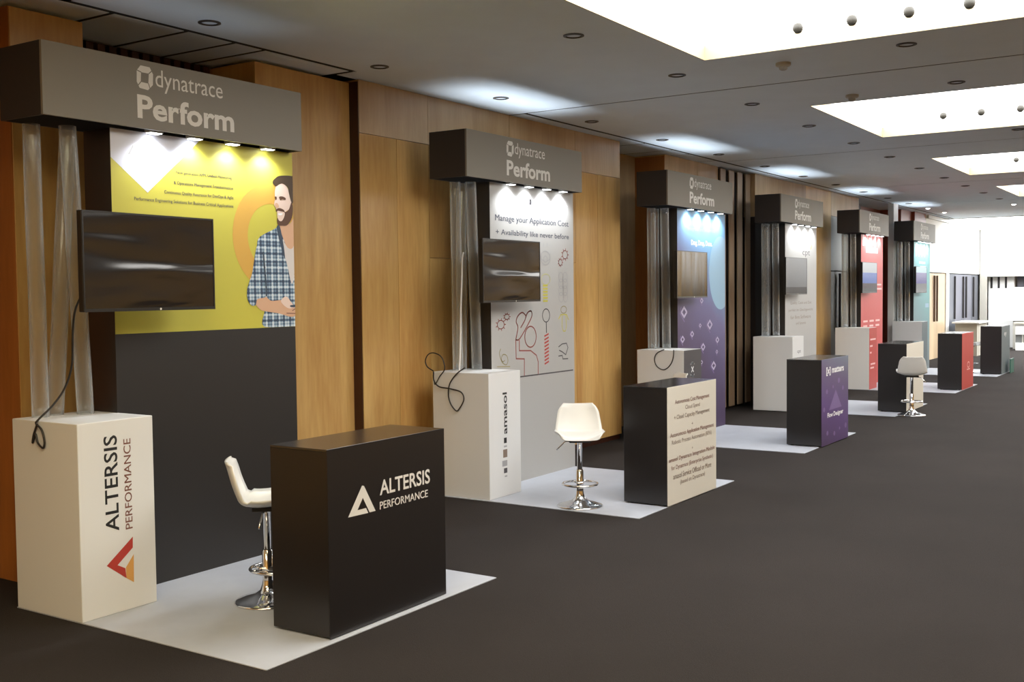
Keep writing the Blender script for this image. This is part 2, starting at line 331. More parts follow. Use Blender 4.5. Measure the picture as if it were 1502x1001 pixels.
 'c2_l8': [(0.608, 0.291), (1.473, 0.289)],
 'c2_l9': [(0.644, 0.221), (1.436, 0.225)],
 'c2_l10': [(0.78, 0.154), (1.296, 0.162)],
 'p3_circ': [(1.408, 1.853), (1.454, 1.755), (1.816, 1.558), (1.972, 1.536)],
 'p3_i0': [(1.24, 1.672), (1.306, 1.671), (1.24, 1.698)],
 'p3_i1': [(0.699, 1.537), (0.827, 1.535), (0.7, 1.59)],
 'p3_i2': [(1.497, 1.361), (1.616, 1.357), (1.498, 1.408)],
 'p3_i3': [(1.192, 1.358), (1.228, 1.357), (1.192, 1.373)],
 'p3_i4': [(0.94, 1.259), (1.013, 1.256), (0.94, 1.288)],
 'p3_i5': [(0.654, 1.205), (0.733, 1.202), (0.654, 1.238)],
 'p3_i6': [(1.28, 1.082), (1.371, 1.077), (1.28, 1.118)],
 'p3_i7': [(1.748, 1.153), (1.829, 1.15), (1.749, 1.184)],
 'p3_i8': [(1.731, 0.997), (1.763, 0.996), (1.731, 1.01)],
 'p3_i9': [(1.619, 0.823), (1.73, 0.816), (1.619, 0.866)],
 'p3_i10': [(1.233, 0.889), (1.254, 0.888), (1.233, 0.898)],
 'p3_t': [(0.923, 2.36), (1.584, 2.38), (0.923, 2.434)],
 'p3_sub': [(0.991, 2.518), (1.831, 2.566), (0.991, 2.559)],
 'pd3_x': [(0.187, 0.892), (0.333, 0.882), (0.259, 0.949), (0.257, 0.782)],
 'c3_t1': [(0.685, 0.812), (1.347, 0.808), (0.685, 0.893), (1.346, 0.871)],
 'c3_t2': [(0.721, 0.321), (1.315, 0.292), (0.721, 0.372), (1.315, 0.366)],
 'c3_tri': [(0.787, 0.396), (1.042, 0.543), (1.271, 0.381)],
 'p4_cpt': [(1.319, 2.315), (1.682, 2.313), (1.319, 2.421)],
 'p4_l0': [(0.741, 1.562), (1.759, 1.596)],
 'p4_l1': [(0.668, 1.451), (1.834, 1.486)],
 'p4_l2': [(0.753, 1.346), (1.728, 1.379)],
 'p4_l3': [(1.01, 1.243), (1.483, 1.268)],
 'pd4': [(0.197, 0.838), (0.383, 0.828), (0.197, 0.899)],
 'p5_a': [(0.826, 2.536), (1.711, 2.642)],
 'p5_b': [(1.361, 1.701), (1.909, 1.73)],
 'p5_c': [(0.616, 1.207), (1.892, 1.228)],
 'p5_d': [(0.673, 1.127), (1.893, 1.139)],
 'p5_e': [(1.662, 1.781), (2.007, 1.895)],
 'pd5_a': [(0.098, 0.859), (0.436, 0.921)],
 'pd5_b': [(0.077, 0.754), (0.233, 0.792)],
 'pd5_c': [(0.078, 0.638), (0.167, 0.673)],
 'pd5_d': [(0.126, 0.432), (0.408, 0.467)],
 'pd5_e': [(0.104, 0.373), (0.329, 0.389)],
 'cab1': [(0.13, -0.12, 1.818), (0.113, -0.073, 1.728), (0.126, -0.027, 1.609), (0.147, 0.02, 1.423), (0.133, 0.067, 1.292), (0.084, 0.113, 1.192), (0.01, 0.16, 1.088)],
 'cab1b': [(0.008, 0.166, 1.091), (0.008, 0.114, 1.059), (0.008, 0.09, 0.995), (0.008, 0.105, 0.957), (0.008, 0.152, 0.983), (0.008, 0.172, 1.031), (0.008, 0.189, 1.005), (0.008, 0.204, 0.98), (0.008, 0.188, 1.03), (0.008, 0.152, 1.089)],
 'cab2': [(4.056, 0.443, 1.106), (4.056, 0.44, 1.027), (4.056, 0.384, 0.975), (4.056, 0.265, 0.961), (4.056, 0.147, 0.936), (4.056, 0.116, 0.872), (4.056, 0.164, 0.792), (4.056, 0.201, 0.769), (4.056, 0.26, 0.829), (4.056, 0.283, 0.912), (4.056, 0.264, 1.009), (4.056, 0.188, 1.096), (4.056, 0.099, 1.15)],
 'cab2b': [(4.054, 0.441, 1.112), (4.054, 0.509, 1.147), (4.054, 0.531, 1.201), (4.054, 0.499, 1.257), (4.054, 0.438, 1.273), (4.054, 0.363, 1.248), (4.054, 0.327, 1.194), (4.054, 0.32, 1.128), (4.054, 0.374, 1.066), (4.054, 0.425, 0.994), (4.054, 0.435, 1.028)],
 'cab3': [(8.026, -0.049, 1.111), (8.026, -0.045, 1.038), (8.026, -0.021, 0.961), (8.026, 0.031, 0.898), (8.026, 0.094, 0.875), (8.026, 0.168, 0.914), (8.026, 0.199, 0.99), (8.026, 0.178, 1.056), (8.026, 0.125, 1.092), (8.026, 0.072, 1.113)],
}
# ---------------------------------------------------------------- helpers
def link(o, parent=None):
    COL.objects.link(o)
    if parent is not None: o.parent = parent
    return o
def mesh_obj(name, verts, faces, mat, parent=None, smooth=False, loc=None):
    me = bpy.data.meshes.new(name); me.from_pydata(verts, [], faces); me.update()
    if mat: me.materials.append(MATS[mat])
    if smooth: me.polygons.foreach_set('use_smooth', [True]*len(me.polygons))
    o = bpy.data.objects.new(name, me)
    if loc: o.location = loc
    return link(o, parent)
def thing(name, label, cat, loc=(0, 0, 0), rz=0, group=None):
    o = bpy.data.objects.new(name, None); o.empty_display_size = .1; o.location = loc; o.rotation_euler = (0, 0, rz)
    o['label'] = label; o['category'] = cat
    if group: o['group'] = group
    return link(o)
def tag(o, label, cat, group=None):
    o['label'] = label; o['category'] = cat
    if group: o['group'] = group
    return o
def struct(o, label=None):
    o['kind'] = 'structure'
    if label: o['label'] = label
    return o
def copy_tree(o, parent=None):
    c = o.copy(); COL.objects.link(c); c.parent = parent
    for ch in list(o.children): copy_tree(ch, c)
    return c
class B:
    """collects boxes, cylinders, tubes into one mesh"""
    def __init__(s): s.v = []; s.f = []
    def add(s, v, f):
        n = len(s.v); s.v += [tuple(p) for p in v]; s.f += [tuple(i+n for i in q) for q in f]; return s
    def box(s, x0, x1, y0, y1, z0, z1, bev=0):
        if bev <= 0:
            v = [(x, y, z) for z in (z0, z1) for y in (y0, y1) for x in (x0, x1)]
            return s.add(v, [(0, 2, 3, 1), (4, 5, 7, 6), (0, 1, 5, 4), (2, 6, 7, 3), (0, 4, 6, 2), (1, 3, 7, 5)])
        bm = bmesh.new(); bmesh.ops.create_cube(bm, size=1)
        for q in bm.verts: q.co = Vector(((x0+x1)/2+q.co.x*(x1-x0), (y0+y1)/2+q.co.y*(y1-y0), (z0+z1)/2+q.co.z*(z1-z0)))
        bmesh.ops.bevel(bm, geom=bm.edges[:], offset=bev, segments=1, affect='EDGES')
        bm.verts.index_update()
        s.add([q.co for q in bm.verts], [[q.index for q in f.verts] for f in bm.faces]); bm.free(); return s
    def lathe(s, prof, n=24, c=(0, 0, 0)):
        base = len(s.v); v = []; f = []
        for r, z in prof:
            for k in range(n):
                a = 2*math.pi*k/n; v.append((c[0]+r*math.cos(a), c[1]+r*math.sin(a), c[2]+z))
        for i in range(len(prof)-1):
            for k in range(n):
                f.append((i*n+k, i*n+(k+1) % n, (i+1)*n+(k+1) % n, (i+1)*n+k))
        return s.add(v, f)
    def tube(s, pts, r, n=8, closed=False):
        pts = [Vector(p) for p in pts]; m = len(pts); v = []; f = []
        prev = None
        for i, p in enumerate(pts):
            a = pts[(i-1) % m] if (closed or i > 0) else p; b = pts[(i+1) % m] if (closed or i < m-1) else p
            t = (b-a).normalized()
            if prev is None: nrm = t.orthogonal().normalized()
            else:
                nrm = prev-t*prev.dot(t); nrm = nrm.normalized() if nrm.length > 1e-6 else t.orthogonal().normalized()
            prev = nrm; bi = t.cross(nrm)
            for k in range(n):
                q = 2*math.pi*k/n; v.append(p+nrm*r*math.cos(q)+bi*r*math.sin(q))
        for i in range(m if closed else m-1):
            j = (i+1) % m
            for k in range(n): f.append((i*n+k, i*n+(k+1) % n, j*n+(k+1) % n, j*n+k))
        if not closed: f.append(tuple(reversed(range(n)))); f.append(tuple((m-1)*n+k for k in range(n)))
        return s.add(v, f)
    def build(s, name, mat, parent=None, smooth=False, loc=None): return mesh_obj(name, s.v, s.f, mat, parent, smooth, loc)
def box(name, x0, x1, y0, y1, z0, z1, mat, parent=None, bev=0): return B().box(x0, x1, y0, y1, z0, z1, bev).build(name, mat, parent)
def spline(pts, n=8, closed=False):
    """Catmull-Rom through the points"""
    P = [Vector(p) for p in pts]; out = []; m = len(P)
    for i in range(m if closed else m-1):
        p0 = P[(i-1) % m] if (closed or i > 0) else P[0]; p1 = P[i]; p2 = P[(i+1) % m]; p3 = P[(i+2) % m] if (closed or i+2 < m) else P[-1]
        for k in range(n):
            t = k/n; out.append(.5*((2*p1)+(p2-p0)*t+(2*p0-5*p1+4*p2-p3)*t*t+(3*p1-p0-3*p2+p3)*t**3))
    if not closed: out.append(P[-1])
    return out
# --- flat print on a vertical face that looks towards -Y: coordinates are (x, z) at depth y
def curve_mesh(cu):
    o = bpy.data.objects.new('tmp', cu); COL.objects.link(o)
    dg = bpy.context.evaluated_depsgraph_get(); dg.update()
    me = bpy.data.meshes.new_from_object(o.evaluated_get(dg)); bpy.data.objects.remove(o); bpy.data.curves.remove(cu)
    return me
TXT = {}
def text_flat(s, bold):
    k = (s, bold)
    if k not in TXT:
        cu = bpy.data.curves.new('t', 'FONT'); cu.body = s; cu.size = 1; cu.offset = bold; cu.resolution_u = 3; cu.fill_mode = 'BOTH'
        me = curve_mesh(cu); v = [tuple(q.co) for q in me.vertices]; f = [tuple(p.vertices) for p in me.polygons]; bpy.data.meshes.remove(me)
        TXT[k] = (v, f)
    return TXT[k]
def text(s, x0, x1, z0, z1, y, mat, parent, bold=0, rot=False, name='lettering'):
    """fit the lettering into the box; z1 None keeps its proportions; rot reads upwards"""
    if bold and 'M' in s:      # heavier weight by doubling the strokes
        v0, f0 = text_flat(s, 0); n = len(v0); d = bold*1.2
        v = [(a-d, b, 0) for a, b, c in v0]+[(a+d, b, 1) for a, b, c in v0]; f = list(f0)+[tuple(i+n for i in q) for q in f0]
    else:
        v, f = text_flat(s, bold)
    xs = [q[0] for q in v]; ys = [q[1] for q in v]; w = max(xs)-min(xs); h = max(ys)-min(ys); out = []
    y0 = y; mx_, my_ = min(xs), min(ys)
    for a, b, c in v:
        a -= mx_; b -= my_; y = y0-.0004*c
        if rot: out.append((x1-b/h*(x1-x0), y, z0+a/w*(z1-z0)))
        elif z1 is None: out.append((x0+a/w*(x1-x0), y, z0+b/w*(x1-x0)))
        else: out.append((x0+a/w*(x1-x0), y, z0+b/h*(z1-z0)))
    return mesh_obj(name, out, f, mat, parent)
def shape(name, loops, y, mat, parent):
    """filled outline with holes"""
    cu = bpy.data.curves.new('s', 'CURVE'); cu.dimensions = '2D'; cu.fill_mode = 'BOTH'
    for lp in loops:
        sp = cu.splines.new('POLY'); sp.points.add(len(lp)-1); sp.use_cyclic_u = True
        for p, q in zip(sp.points, lp): p.co = (q[0], q[1], 0, 1)
    me = curve_mesh(cu)
    v = [(q.co.x, y, q.co.y) for q in me.vertices]; f = [tuple(p.vertices) for p in me.polygons]; bpy.data.meshes.remove(me)
    return mesh_obj(name, v, f, mat, parent)
def ell(cx, cz, rx, rz, n=24, a0=0): return [(cx+rx*math.cos(a0+2*math.pi*k/n), cz+rz*math.sin(a0+2*math.pi*k/n)) for k in range(n)]
def ribbon(lines, w):
    b = B()
    for pts in lines:
        for (a, c), (d, e) in zip(pts[:-1], pts[1:]):
            L_ = math.hypot(d-a, e-c) or 1; ux, uz = (d-a)/L_, (e-c)/L_; nx, nz = -uz*w/2, ux*w/2; a2, c2, d2, e2 = a-ux*w*.3, c-uz*w*.3, d+ux*w*.3, e+uz*w*.3
            b.add([(a2+nx, 0, c2+nz), (a2-nx, 0, c2-nz), (d2-nx, 0, e2-nz), (d2+nx, 0, e2+nz)], [(0, 1, 2, 3)])
    return b
def stroke(name, lines, w, y, mat, parent):
    b = ribbon(lines, w); b.v = [(x, y, z) for x, _, z in b.v]; return b.build(name, mat, parent)
def closed(l): return l+[l[0]]
def rect(x0, x1, z0, z1): return [(x0, z0), (x1, z0), (x1, z1), (x0, z1)]
def cable(name, pts, label, r=.006, mat='cable_black', group=None):
    return tag(B().tube(spline(pts, 8), r, 6).build(name, mat, smooth=True), label, 'cable', group)

# ---------------------------------------------------------------- the room shell
H = 3.62; XE = 31.5; XS = -9.5; YR = -8.6; YW = .73
struct(box('floor', XS, XE+6, YR, 2.6, -.1, 0, 'carpet'))
def slab(name, x0, x1, y0, y1, z0, z1, mat, parent, hole=None):
    if not hole: return box(name, x0, x1, y0, y1, z0, z1, mat, parent)
    a, b, c, d = hole; v = []
    for z in (z0, z1): v += [(x0, y0, z), (x1, y0, z), (x1, y1, z), (x0, y1, z), (a, c, z), (b, c, z), (b, d, z), (a, d, z)]
    f = []
    for k in range(4):
        n = (k+1) % 4
        f += [(k, k+4, n+4, n), (8+k, 8+n, 12+n, 12+k), (k, n, 8+n, 8+k), (4+k, 12+k, 12+n, 4+n)]
    return mesh_obj(name, v, f, mat, parent)
ceiling = struct(box('ceiling', XS, 26.7, YR, 2.6, 3.80, 3.86, 'groove'))
SEAM = [XS, -4.7, .55, 5.79, 11.0, 16.3, 21.05, 26.7]
COFF = [(-8.6, -5.9), (-3.4, -.7), (1.82, 4.5), (7.12, 9.85), (12.45, 15.2), (17.62, 20.28), (22.9, 25.6)]
CY0, CY1 = -5.85, -1.95
for i in range(7):
    slab('panel', SEAM[i]+.018, SEAM[i+1]-.018, YR, .53, H, H+.05, 'ceiling_paint', ceiling, (COFF[i][0], COFF[i][1], CY0, CY1))
box('panel', 3.21, 5.772, .53, .76, H, H+.05, 'ceiling_paint', ceiling)
for xs in ([-9.4, -4.7, -1.2, .9, 1.5, 1.93, 2.22, 3.18], [5.81, 8.58, 9.37, 9.9, 10.8, 12.9, 15.0, 17.4, 19.4, 21.6, 24.0, 26.69]):
    for a, b in zip(xs[:-1], xs[1:]): box('panel', a+.02, b-.02, .585, 2.6, H, H+.05, 'ceiling_paint', ceiling)
box('shadow_gap', XS, 3.2, .53, .585, H+.003, H+.06, 'groove', ceiling); box('shadow_gap', 5.76, 26.7, .53, .585, H+.003, H+.06, 'groove', ceiling)
for x in SEAM[1:-1]: box('shadow_gap', x-.018, x+.018, YR, .76, H+.003, H+.06, 'groove', ceiling)
for x in (-1.2, .9, 1.5, 1.93, 2.22, 3.19, 8.58, 9.37, 9.9, 10.8, 12.9, 15.0, 17.4, 19.4, 21.6, 24.0): box('shadow_gap', x-.02, x+.02, .585, 2.6, H+.003, H+.06, 'groove', ceiling)
box('panel', 2.3, 3.1, .64, .74, H-.001, H+.05, 'ceiling_paint', ceiling)
ORD = ['first', 'second', 'third', 'fourth', 'fifth', 'sixth', 'seventh', 'eighth', 'ninth', 'tenth', 'eleventh', 'twelfth']
for i, (a, b) in enumerate(COFF):
    lab = {2: 'nearest and largest glowing rectangular ceiling coffer with cream sides', 3: 'second glowing rectangular ceiling coffer from the viewer', 4: 'third glowing ceiling coffer, above the middle of the aisle',
           5: 'small fourth glowing coffer near the bright end of the hall'}.get(i, ['glowing ceiling coffer behind the viewer at the back of the hall', 'glowing ceiling coffer behind the viewer just before the nearest one', '', '', '', '', 'glowing ceiling coffer beside the bright foyer, last of all'][i])
    t = thing('ceiling_light', lab, 'ceiling light', ((a+b)/2, (CY0+CY1)/2, H), 0, 'glowing ceiling coffers')
    w, d = (b-a)/2, (CY1-CY0)/2
    fr = B().box(-w-.001, -w+.008, -d-.001, d+.001, -.001, .13).box(w-.008, w+.001, -d-.001, d+.001, -.001, .13).box(-w+.008, w-.008, -d-.001, -d+.008, -.001, .13).box(-w+.008, w-.008, d-.008, d+.001, -.001, .13)
    fr.build('side_frame', 'cream_paint', t)
    box('diffuser', -w+.008, w-.008, -d+.008, d-.008, .115, .125, 'coffer_glow_warm' if i < 2 else 'coffer_glow', t)
    if i in (2, 3, 4):
        nb = {2: 'nearest', 3: 'second', 4: 'third'}[i]
        bx = {2: 4.22, 3: 9.11, 4: 14.14}[i]
        for k in range(6 if i < 4 else 2):
            p = thing('spot_ball', '%s round grey ball spotlight from the wood wall in the %s glowing coffer' % (ORD[k], nb), 'spotlight', (bx, -2.80-.39*k, H+.08), 0, 'ball spotlights in the %s coffer' % nb)
            B().lathe([(.0001, -.042), (.02, -.036), (.034, -.022), (.040, 0), (.034, .022), (.018, .034), (.006, .037)], 16).build('ball', 'ball_grey', p, True)
            B().lathe([(.006, .036), (.006, .06)], 8).build('stem', 'lamp_grey', p)
            B().lathe([(.0001, -.0425), (.016, -.0395)], 12).build('lens', 'lamp_grey', p)
# foyer skylight at the bright end
sky = thing('skylight', 'bright white luminous skylight over the far foyer', 'skylight', (29.1, -3.9, H+.05))
box('diffuser', -2.38, 2.38, -4.6, 4.6, .02, .05, 'sky_glow', sky)
struct(box('trim_1', 26.66, 26.72, YR, .73, H-.02, H+.25, 'rail_grey'), 'grey edge where the hall ceiling stops at the skylight')

# downlights
def downlight(x, y, lab, grp, lit=False):
    p = thing('downlight', lab, 'downlight', (x, y, H), 0, grp)
    B().lathe([(.075, .001), (.075, -.006), (.058, -.010), (.054, .0), (.05, .02)], 20).build('trim_ring', 'lamp_grey' if lit else 'downlight_dark', p)
    B().lathe([(.052, .004), (.03, .012), (.0001, .014)] if not lit else [(.053, -.004), (.03, -.02), (.0001, -.026)], 20).build('lamp', 'lit_downlight' if lit else 'downlight_dark', p)
for k in range(12):
    x = 1.42+1.745*k
    downlight(x, .26, '%s small dark downlight from the viewer in the ceiling row above the headers' % ORD[k], 'downlights above the booths')
    if k >= 1: downlight(x, -1.53, '%s small dark downlight from the viewer in the row beside the glowing coffers' % ORD[k-1], 'downlights beside the coffers')
for x, lab in ((4.87, 'small dark downlight just past the far edge of the nearest glowing coffer'), (6.68, 'small dark downlight just before the near edge of the second glowing coffer'), (10.15, 'small dark downlight just past the far edge of the second glowing coffer'), (11.95, 'small dark downlight just before the near edge of the third glowing coffer')): downlight(x, -3.41, lab, 'downlights between the coffers')
downlight(22.32, .24, 'lit downlight over the last booth, the one nearer the booths', 'lit downlights', True)
downlight(24.0, .23, 'lit downlight beyond the last booth, nearest the white wall', 'lit downlights', True)
downlight(22.38, -1.54, 'lit downlight in the aisle ceiling near the bright foyer', 'lit downlights', True)
for x, y, lab in ((4.97, -2.43, 'white smoke detector on the ceiling just past the nearest glowing coffer'), (6.76, -2.47, 'white smoke detector on the ceiling just before the second glowing coffer')):
    p = thing('smoke_detector', lab, 'smoke detector', (x, y, H))
    B().lathe([(.06, .0), (.06, -.02), (.05, -.028), (.0001, -.028)], 20).build('base', 'panel_pale', p)
    B().lathe([(.035, -.028), (.032, -.05), (.02, -.058), (.0001, -.06)], 16).build('sensor_head', 'lamp_grey', p, True)

# booth-side wall: veneer panels, niches with slats
wall = struct(bpy.data.objects.new('wall_left', None)); COL.objects.link(wall)
def panel(x0, x1, y0, y1, z0, z1, mat, name='panel'): return box(name, x0+.002, x1-.002, y0, y1, z0+.002, z1-.002, mat, wall, .0015)
GB = 2.3
# deep recesses behind everything
box('backing', XS, 24.4, 2.3, 2.4, 0, H, 'orange_wood', wall)
# first niche
panel(-5.0, -1.3, .73, 2.3, 0, H, 'maple'); panel(-9.4, -5.0, .73, 2.3, 0, H, 'maple')
panel(-1.3, .36, 1.27, 2.3, 0, H, 'orange_wood')
panel(.36, .88, .86, 2.3, 0, 3.6, 'maple')
B().box(.36, .364, .866, 1.27, 0, 3.6).build('side_panel', 'orange_wood', wall).location.x = -.003
box('niche_back', .88, 2.36, 1.36, 1.40, 0, H, 'niche_dark', wall)
sm = None
for k in range(15):
    x = .93+k*.096
    if sm is None: s_ = box('slat', 0, .06, 0, .05, 0, 3.6, 'dark_wood', wall); sm = s_
    else: s_ = sm.copy(); link(s_, wall)
    s_.location = (x, 1.30, 0)
panel(2.36, 3.44, .83, 2.3, 0, 3.6, 'maple')
# second wall section
box('reveal', 3.436, 3.442, .735, .84, 0, 3.6, 'dark_wood', wall)
cols = [3.444, 3.94, 4.40, 5.76, 7.11, 7.63, 8.2]
for i, (a, b) in enumerate(zip(cols[:-1], cols[1:])):
    if i in (2, 3): panel(a, b, YW, 1.2, 0.06, 2.13, 'maple'); panel(a, b, YW, 1.2, 2.13, 3.17, 'maple')
    else: panel(a, b, YW, 1.2, 0.06, 3.17, 'maple')
for a, b in ((3.444, 4.40), (4.40, 5.76), (5.76, 7.11), (7.11, 8.2)): panel(a, b, YW, 1.2, 3.17, H, 'maple_pale')
struct(box('baseboard_left', 3.45, 8.19, YW+.02, 1.2, 0, .06, 'dark_wood'))
# second niche
panel(8.2, 9.68, 1.27, 2.3, 0, H, 'maple_pale')
panel(9.68, 10.75, .83, 2.3, 0, H, 'maple_pale'); panel(10.75, 11.5, .83, 2.3, 0, H, 'maple_pale')
box('side_panel', 9.672, 9.68, .834, 1.27, 0, H-.02, 'orange_wood', wall)
box('niche_back', 11.5, 12.74, .92, .96, 0, H, 'niche_dark', wall)
sm = None
for k in range(4):
    if sm is None: s_ = box('slat', 0, .20, 0, .02, 0.05, 3.6, 'slat_wood', wall, .004); sm = s_
    else: s_ = sm.copy(); link(s_, wall)
    s_.location = (11.52+k*.335, .80, 0)
# third wall section with a door
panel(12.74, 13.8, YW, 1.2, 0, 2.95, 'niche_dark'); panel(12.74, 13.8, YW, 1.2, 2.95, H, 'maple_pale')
for a, b, m in ((13.8, 15.2, 'maple_pale'), (15.2, 16.67, 'maple')): panel(a, b, YW, 1.2, 0.0, H, m)
panel(16.67, 18.5, YW, 1.2, 3.17, H, 'maple_pale'); panel(16.67, 18.5, YW+.01, 1.2, 2.15, 3.17, 'panel_pale')
d1 = struct(box('door_1', 16.68, 18.48, YW+.03, YW+.09, 0, 2.13, 'panel_pale'), 'pale door with a long dark handle behind the red booth')
B().tube([(17.19, YW-.01, 1.0), (17.19, YW-.01, 2.1)], .022, 8).build('door_handle', 'handle_dark', d1)
panel(16.67, 18.5, YW+.1, 1.2, 0, 2.15, 'dark_wood')
# third niche: dark red-brown, white post, brown panel
panel(18.5, 20.6, 1.27, 2.3, 0, H, 'dark_wood'); panel(20.6, 22.2, 1.27, 2.3, 0, H, 'red_brown'); panel(22.2, 23.2, .80, 2.3, 0, H, 'red_brown'); panel(23.2, 24.34, YW, 2.3, 0, H, 'red_brown')
post = box('column', 20.32, 20.70, .50, .62, 0, H, 'white_wall', wall, .004)
# white foyer wall
wf = wall
panel(24.34, XE, YW, 1.2, 2.2, H+.3, 'white_wall', 'upper_panel')
panel(24.34, 24.75, YW, 1.2, 0, 2.2, 'beige_door'); panel(26.75, 27.1, YW, 1.2, 0, 2.2, 'white_wall'); panel(24.75, 26.75, YW+.12, 1.2, 0, 2.2, 'dark_wood'); panel(27.1, XE, YW+.12, 1.2, 0, 2.2, 'niche_dark')
def pull(x, par, mat, z0=.95, z1=2.12): B().tube([(x, YW-.0, z0), (x, YW-.0, z1)], .024, 8).build('door_handle', mat, par)
for k, (a, b, m) in enumerate(((24.76, 25.46, 'beige_door'), (25.46, 26.74, 'beige_door'), (27.12, 28.0, 'door_grey'), (28.02, 29.2, 'door_lavender'), (29.22, 30.3, 'door_lavender'), (30.32, 31.3, 'door_grey'))):
    d = struct(box('door_%d' % (k+2), a, b, YW+.03, YW+.09, 0, 2.18, m), ['narrow beige foyer door leaf', 'wide beige foyer door leaf', 'grey foyer door beside the white jamb', 'lavender grey foyer door, middle left', 'lavender grey foyer door, middle right', 'grey foyer door at the far corner'][k])
    pull({0: 25.34, 1: 25.66, 2: 27.86, 3: 29.0, 4: 29.42, 5: 30.5}[k], d, 'handle_brown' if k < 2 else 'handle_dark')
struct(box('trim_2', 24.4, XE, YW-.06, YW+.01, 3.52, 3.60, 'rail_grey'), 'pale grey rail along the top of the white foyer wall')
struct(box('trim_3', XE-.16, XE, YW-.2, YW-.02, 0, 3.55, 'panel_pale'), 'slim pale corner post where foyer wall meets end wall')
# end wall with opening below a white bulkhead
struct(box('wall_back', XE, XE+.3, YR, 1.2, 2.17, H+.4, 'white_wall'), 'white bulkhead wall at the far end above the opening')
struct(box('trim_4', XE-.02, XE+.3, YR, .6, 2.13, 2.17, 'rail_grey'), 'grey lintel strip under the white end bulkhead')
box('end_screen', XE+5.7, XE+5.9, YR, 2.5, 0, 3.2, 'white_wall', bpy.data.objects['wall_back'])
text('Perform', .30-3.2, .30, 0, .50, 0, 'print_teal_pale', bpy.data.objects['wall_back'])
lt = [c for c in bpy.data.objects['wall_back'].children if c.name.startswith('lettering')][0]
for q in lt.data.vertices: q.co = Vector((XE-.004, .30-(q.co.x-(.30-3.2)), 2.50+q.co.z))
# right-hand wall and the wall behind the viewer
wr = struct(box('wall_right', XS, XE, YR-.1, YR, 0, H, 'maple'))
struct(box('wall_front', XS-.1, XS, YR, 2.6, 0, H, 'maple'))
# ---------------------------------------------------------------- booths
XB = [0, 4.025, 8.019, 11.94, 15.958, 19.956]; YB = [0, .03, .014, .032, .006, 0]
CXO = [-.066, -.0315, -.038, .0606, .0195, .0554]; CYO = [.0455, -.0046, -.0293, -.0275, .0046, .0113]
CRO = [.0044, -.0069, -.0074, -.0054, 0, 0]
PXO = [-.0068, .0178, -.0067, -.0135, .0103, 0]; PYO = [-.0187, .0039, -.0115, .0056, .0121, .0085]
MXO = [-.0345, -.0097, -.0119, .0562, 0, 0]
THEME = ['yellow poster', 'white icon poster', 'purple poster', 'plain white poster', 'red poster', 'teal poster']
HW, HD, HZ0, HZ1 = 1.9986, .4026, 2.805, 3.2114
KX0, KX1, KY, KB = .5114, 2.0165, .1167, .37
PW = [(.0256, .5265, -.1743, .4297)]; PZ = 1.1048
D = DATA
def bb(key): p = D[key]; xs = [q[0] for q in p]; zs = [q[1] for q in p]; return min(xs), max(xs), min(zs), max(zs)

def header_print(f):
    y = -.0012
    # hexagonal ring mark, split by three slits
    cx, cz, rx, rz = .6805, 3.107, .060, .070
    hexo = [(cx-.030, cz+rz), (cx+.036, cz+rz*.98), (cx+rx, cz+.030), (cx+rx*.94, cz-.034), (cx+.020, cz-rz), (cx-.040, cz-rz*.92), (cx-rx, cz-.030), (cx-rx*.97, cz+.036)]
    hexi = [(cx-.027, cz+.030), (cx+.029, cz+.030), (cx+.024, cz-.030), (cx-.031, cz-.028)]
    shape('logo', [hexo, hexi], y, 'letter_white', f)
    stroke('logo_slit', [[(cx-.031, cz-.028), (cx-.052, cz-.052)], [(cx+.029, cz+.030), (cx+.052, cz+.050)], [(cx-.027, cz+.030), (cx-.058, cz+.038)], [(cx+.024, cz-.030), (cx+.036, cz-.062)]], .006, y-.0006, 'fascia_grey', f)
    text('dynatrace', .757, 1.284, 3.035, 3.171, y, 'letter_white', f)
    text('Perform', .621, 1.376, 2.862, 3.005, y, 'letter_white', f, .028)

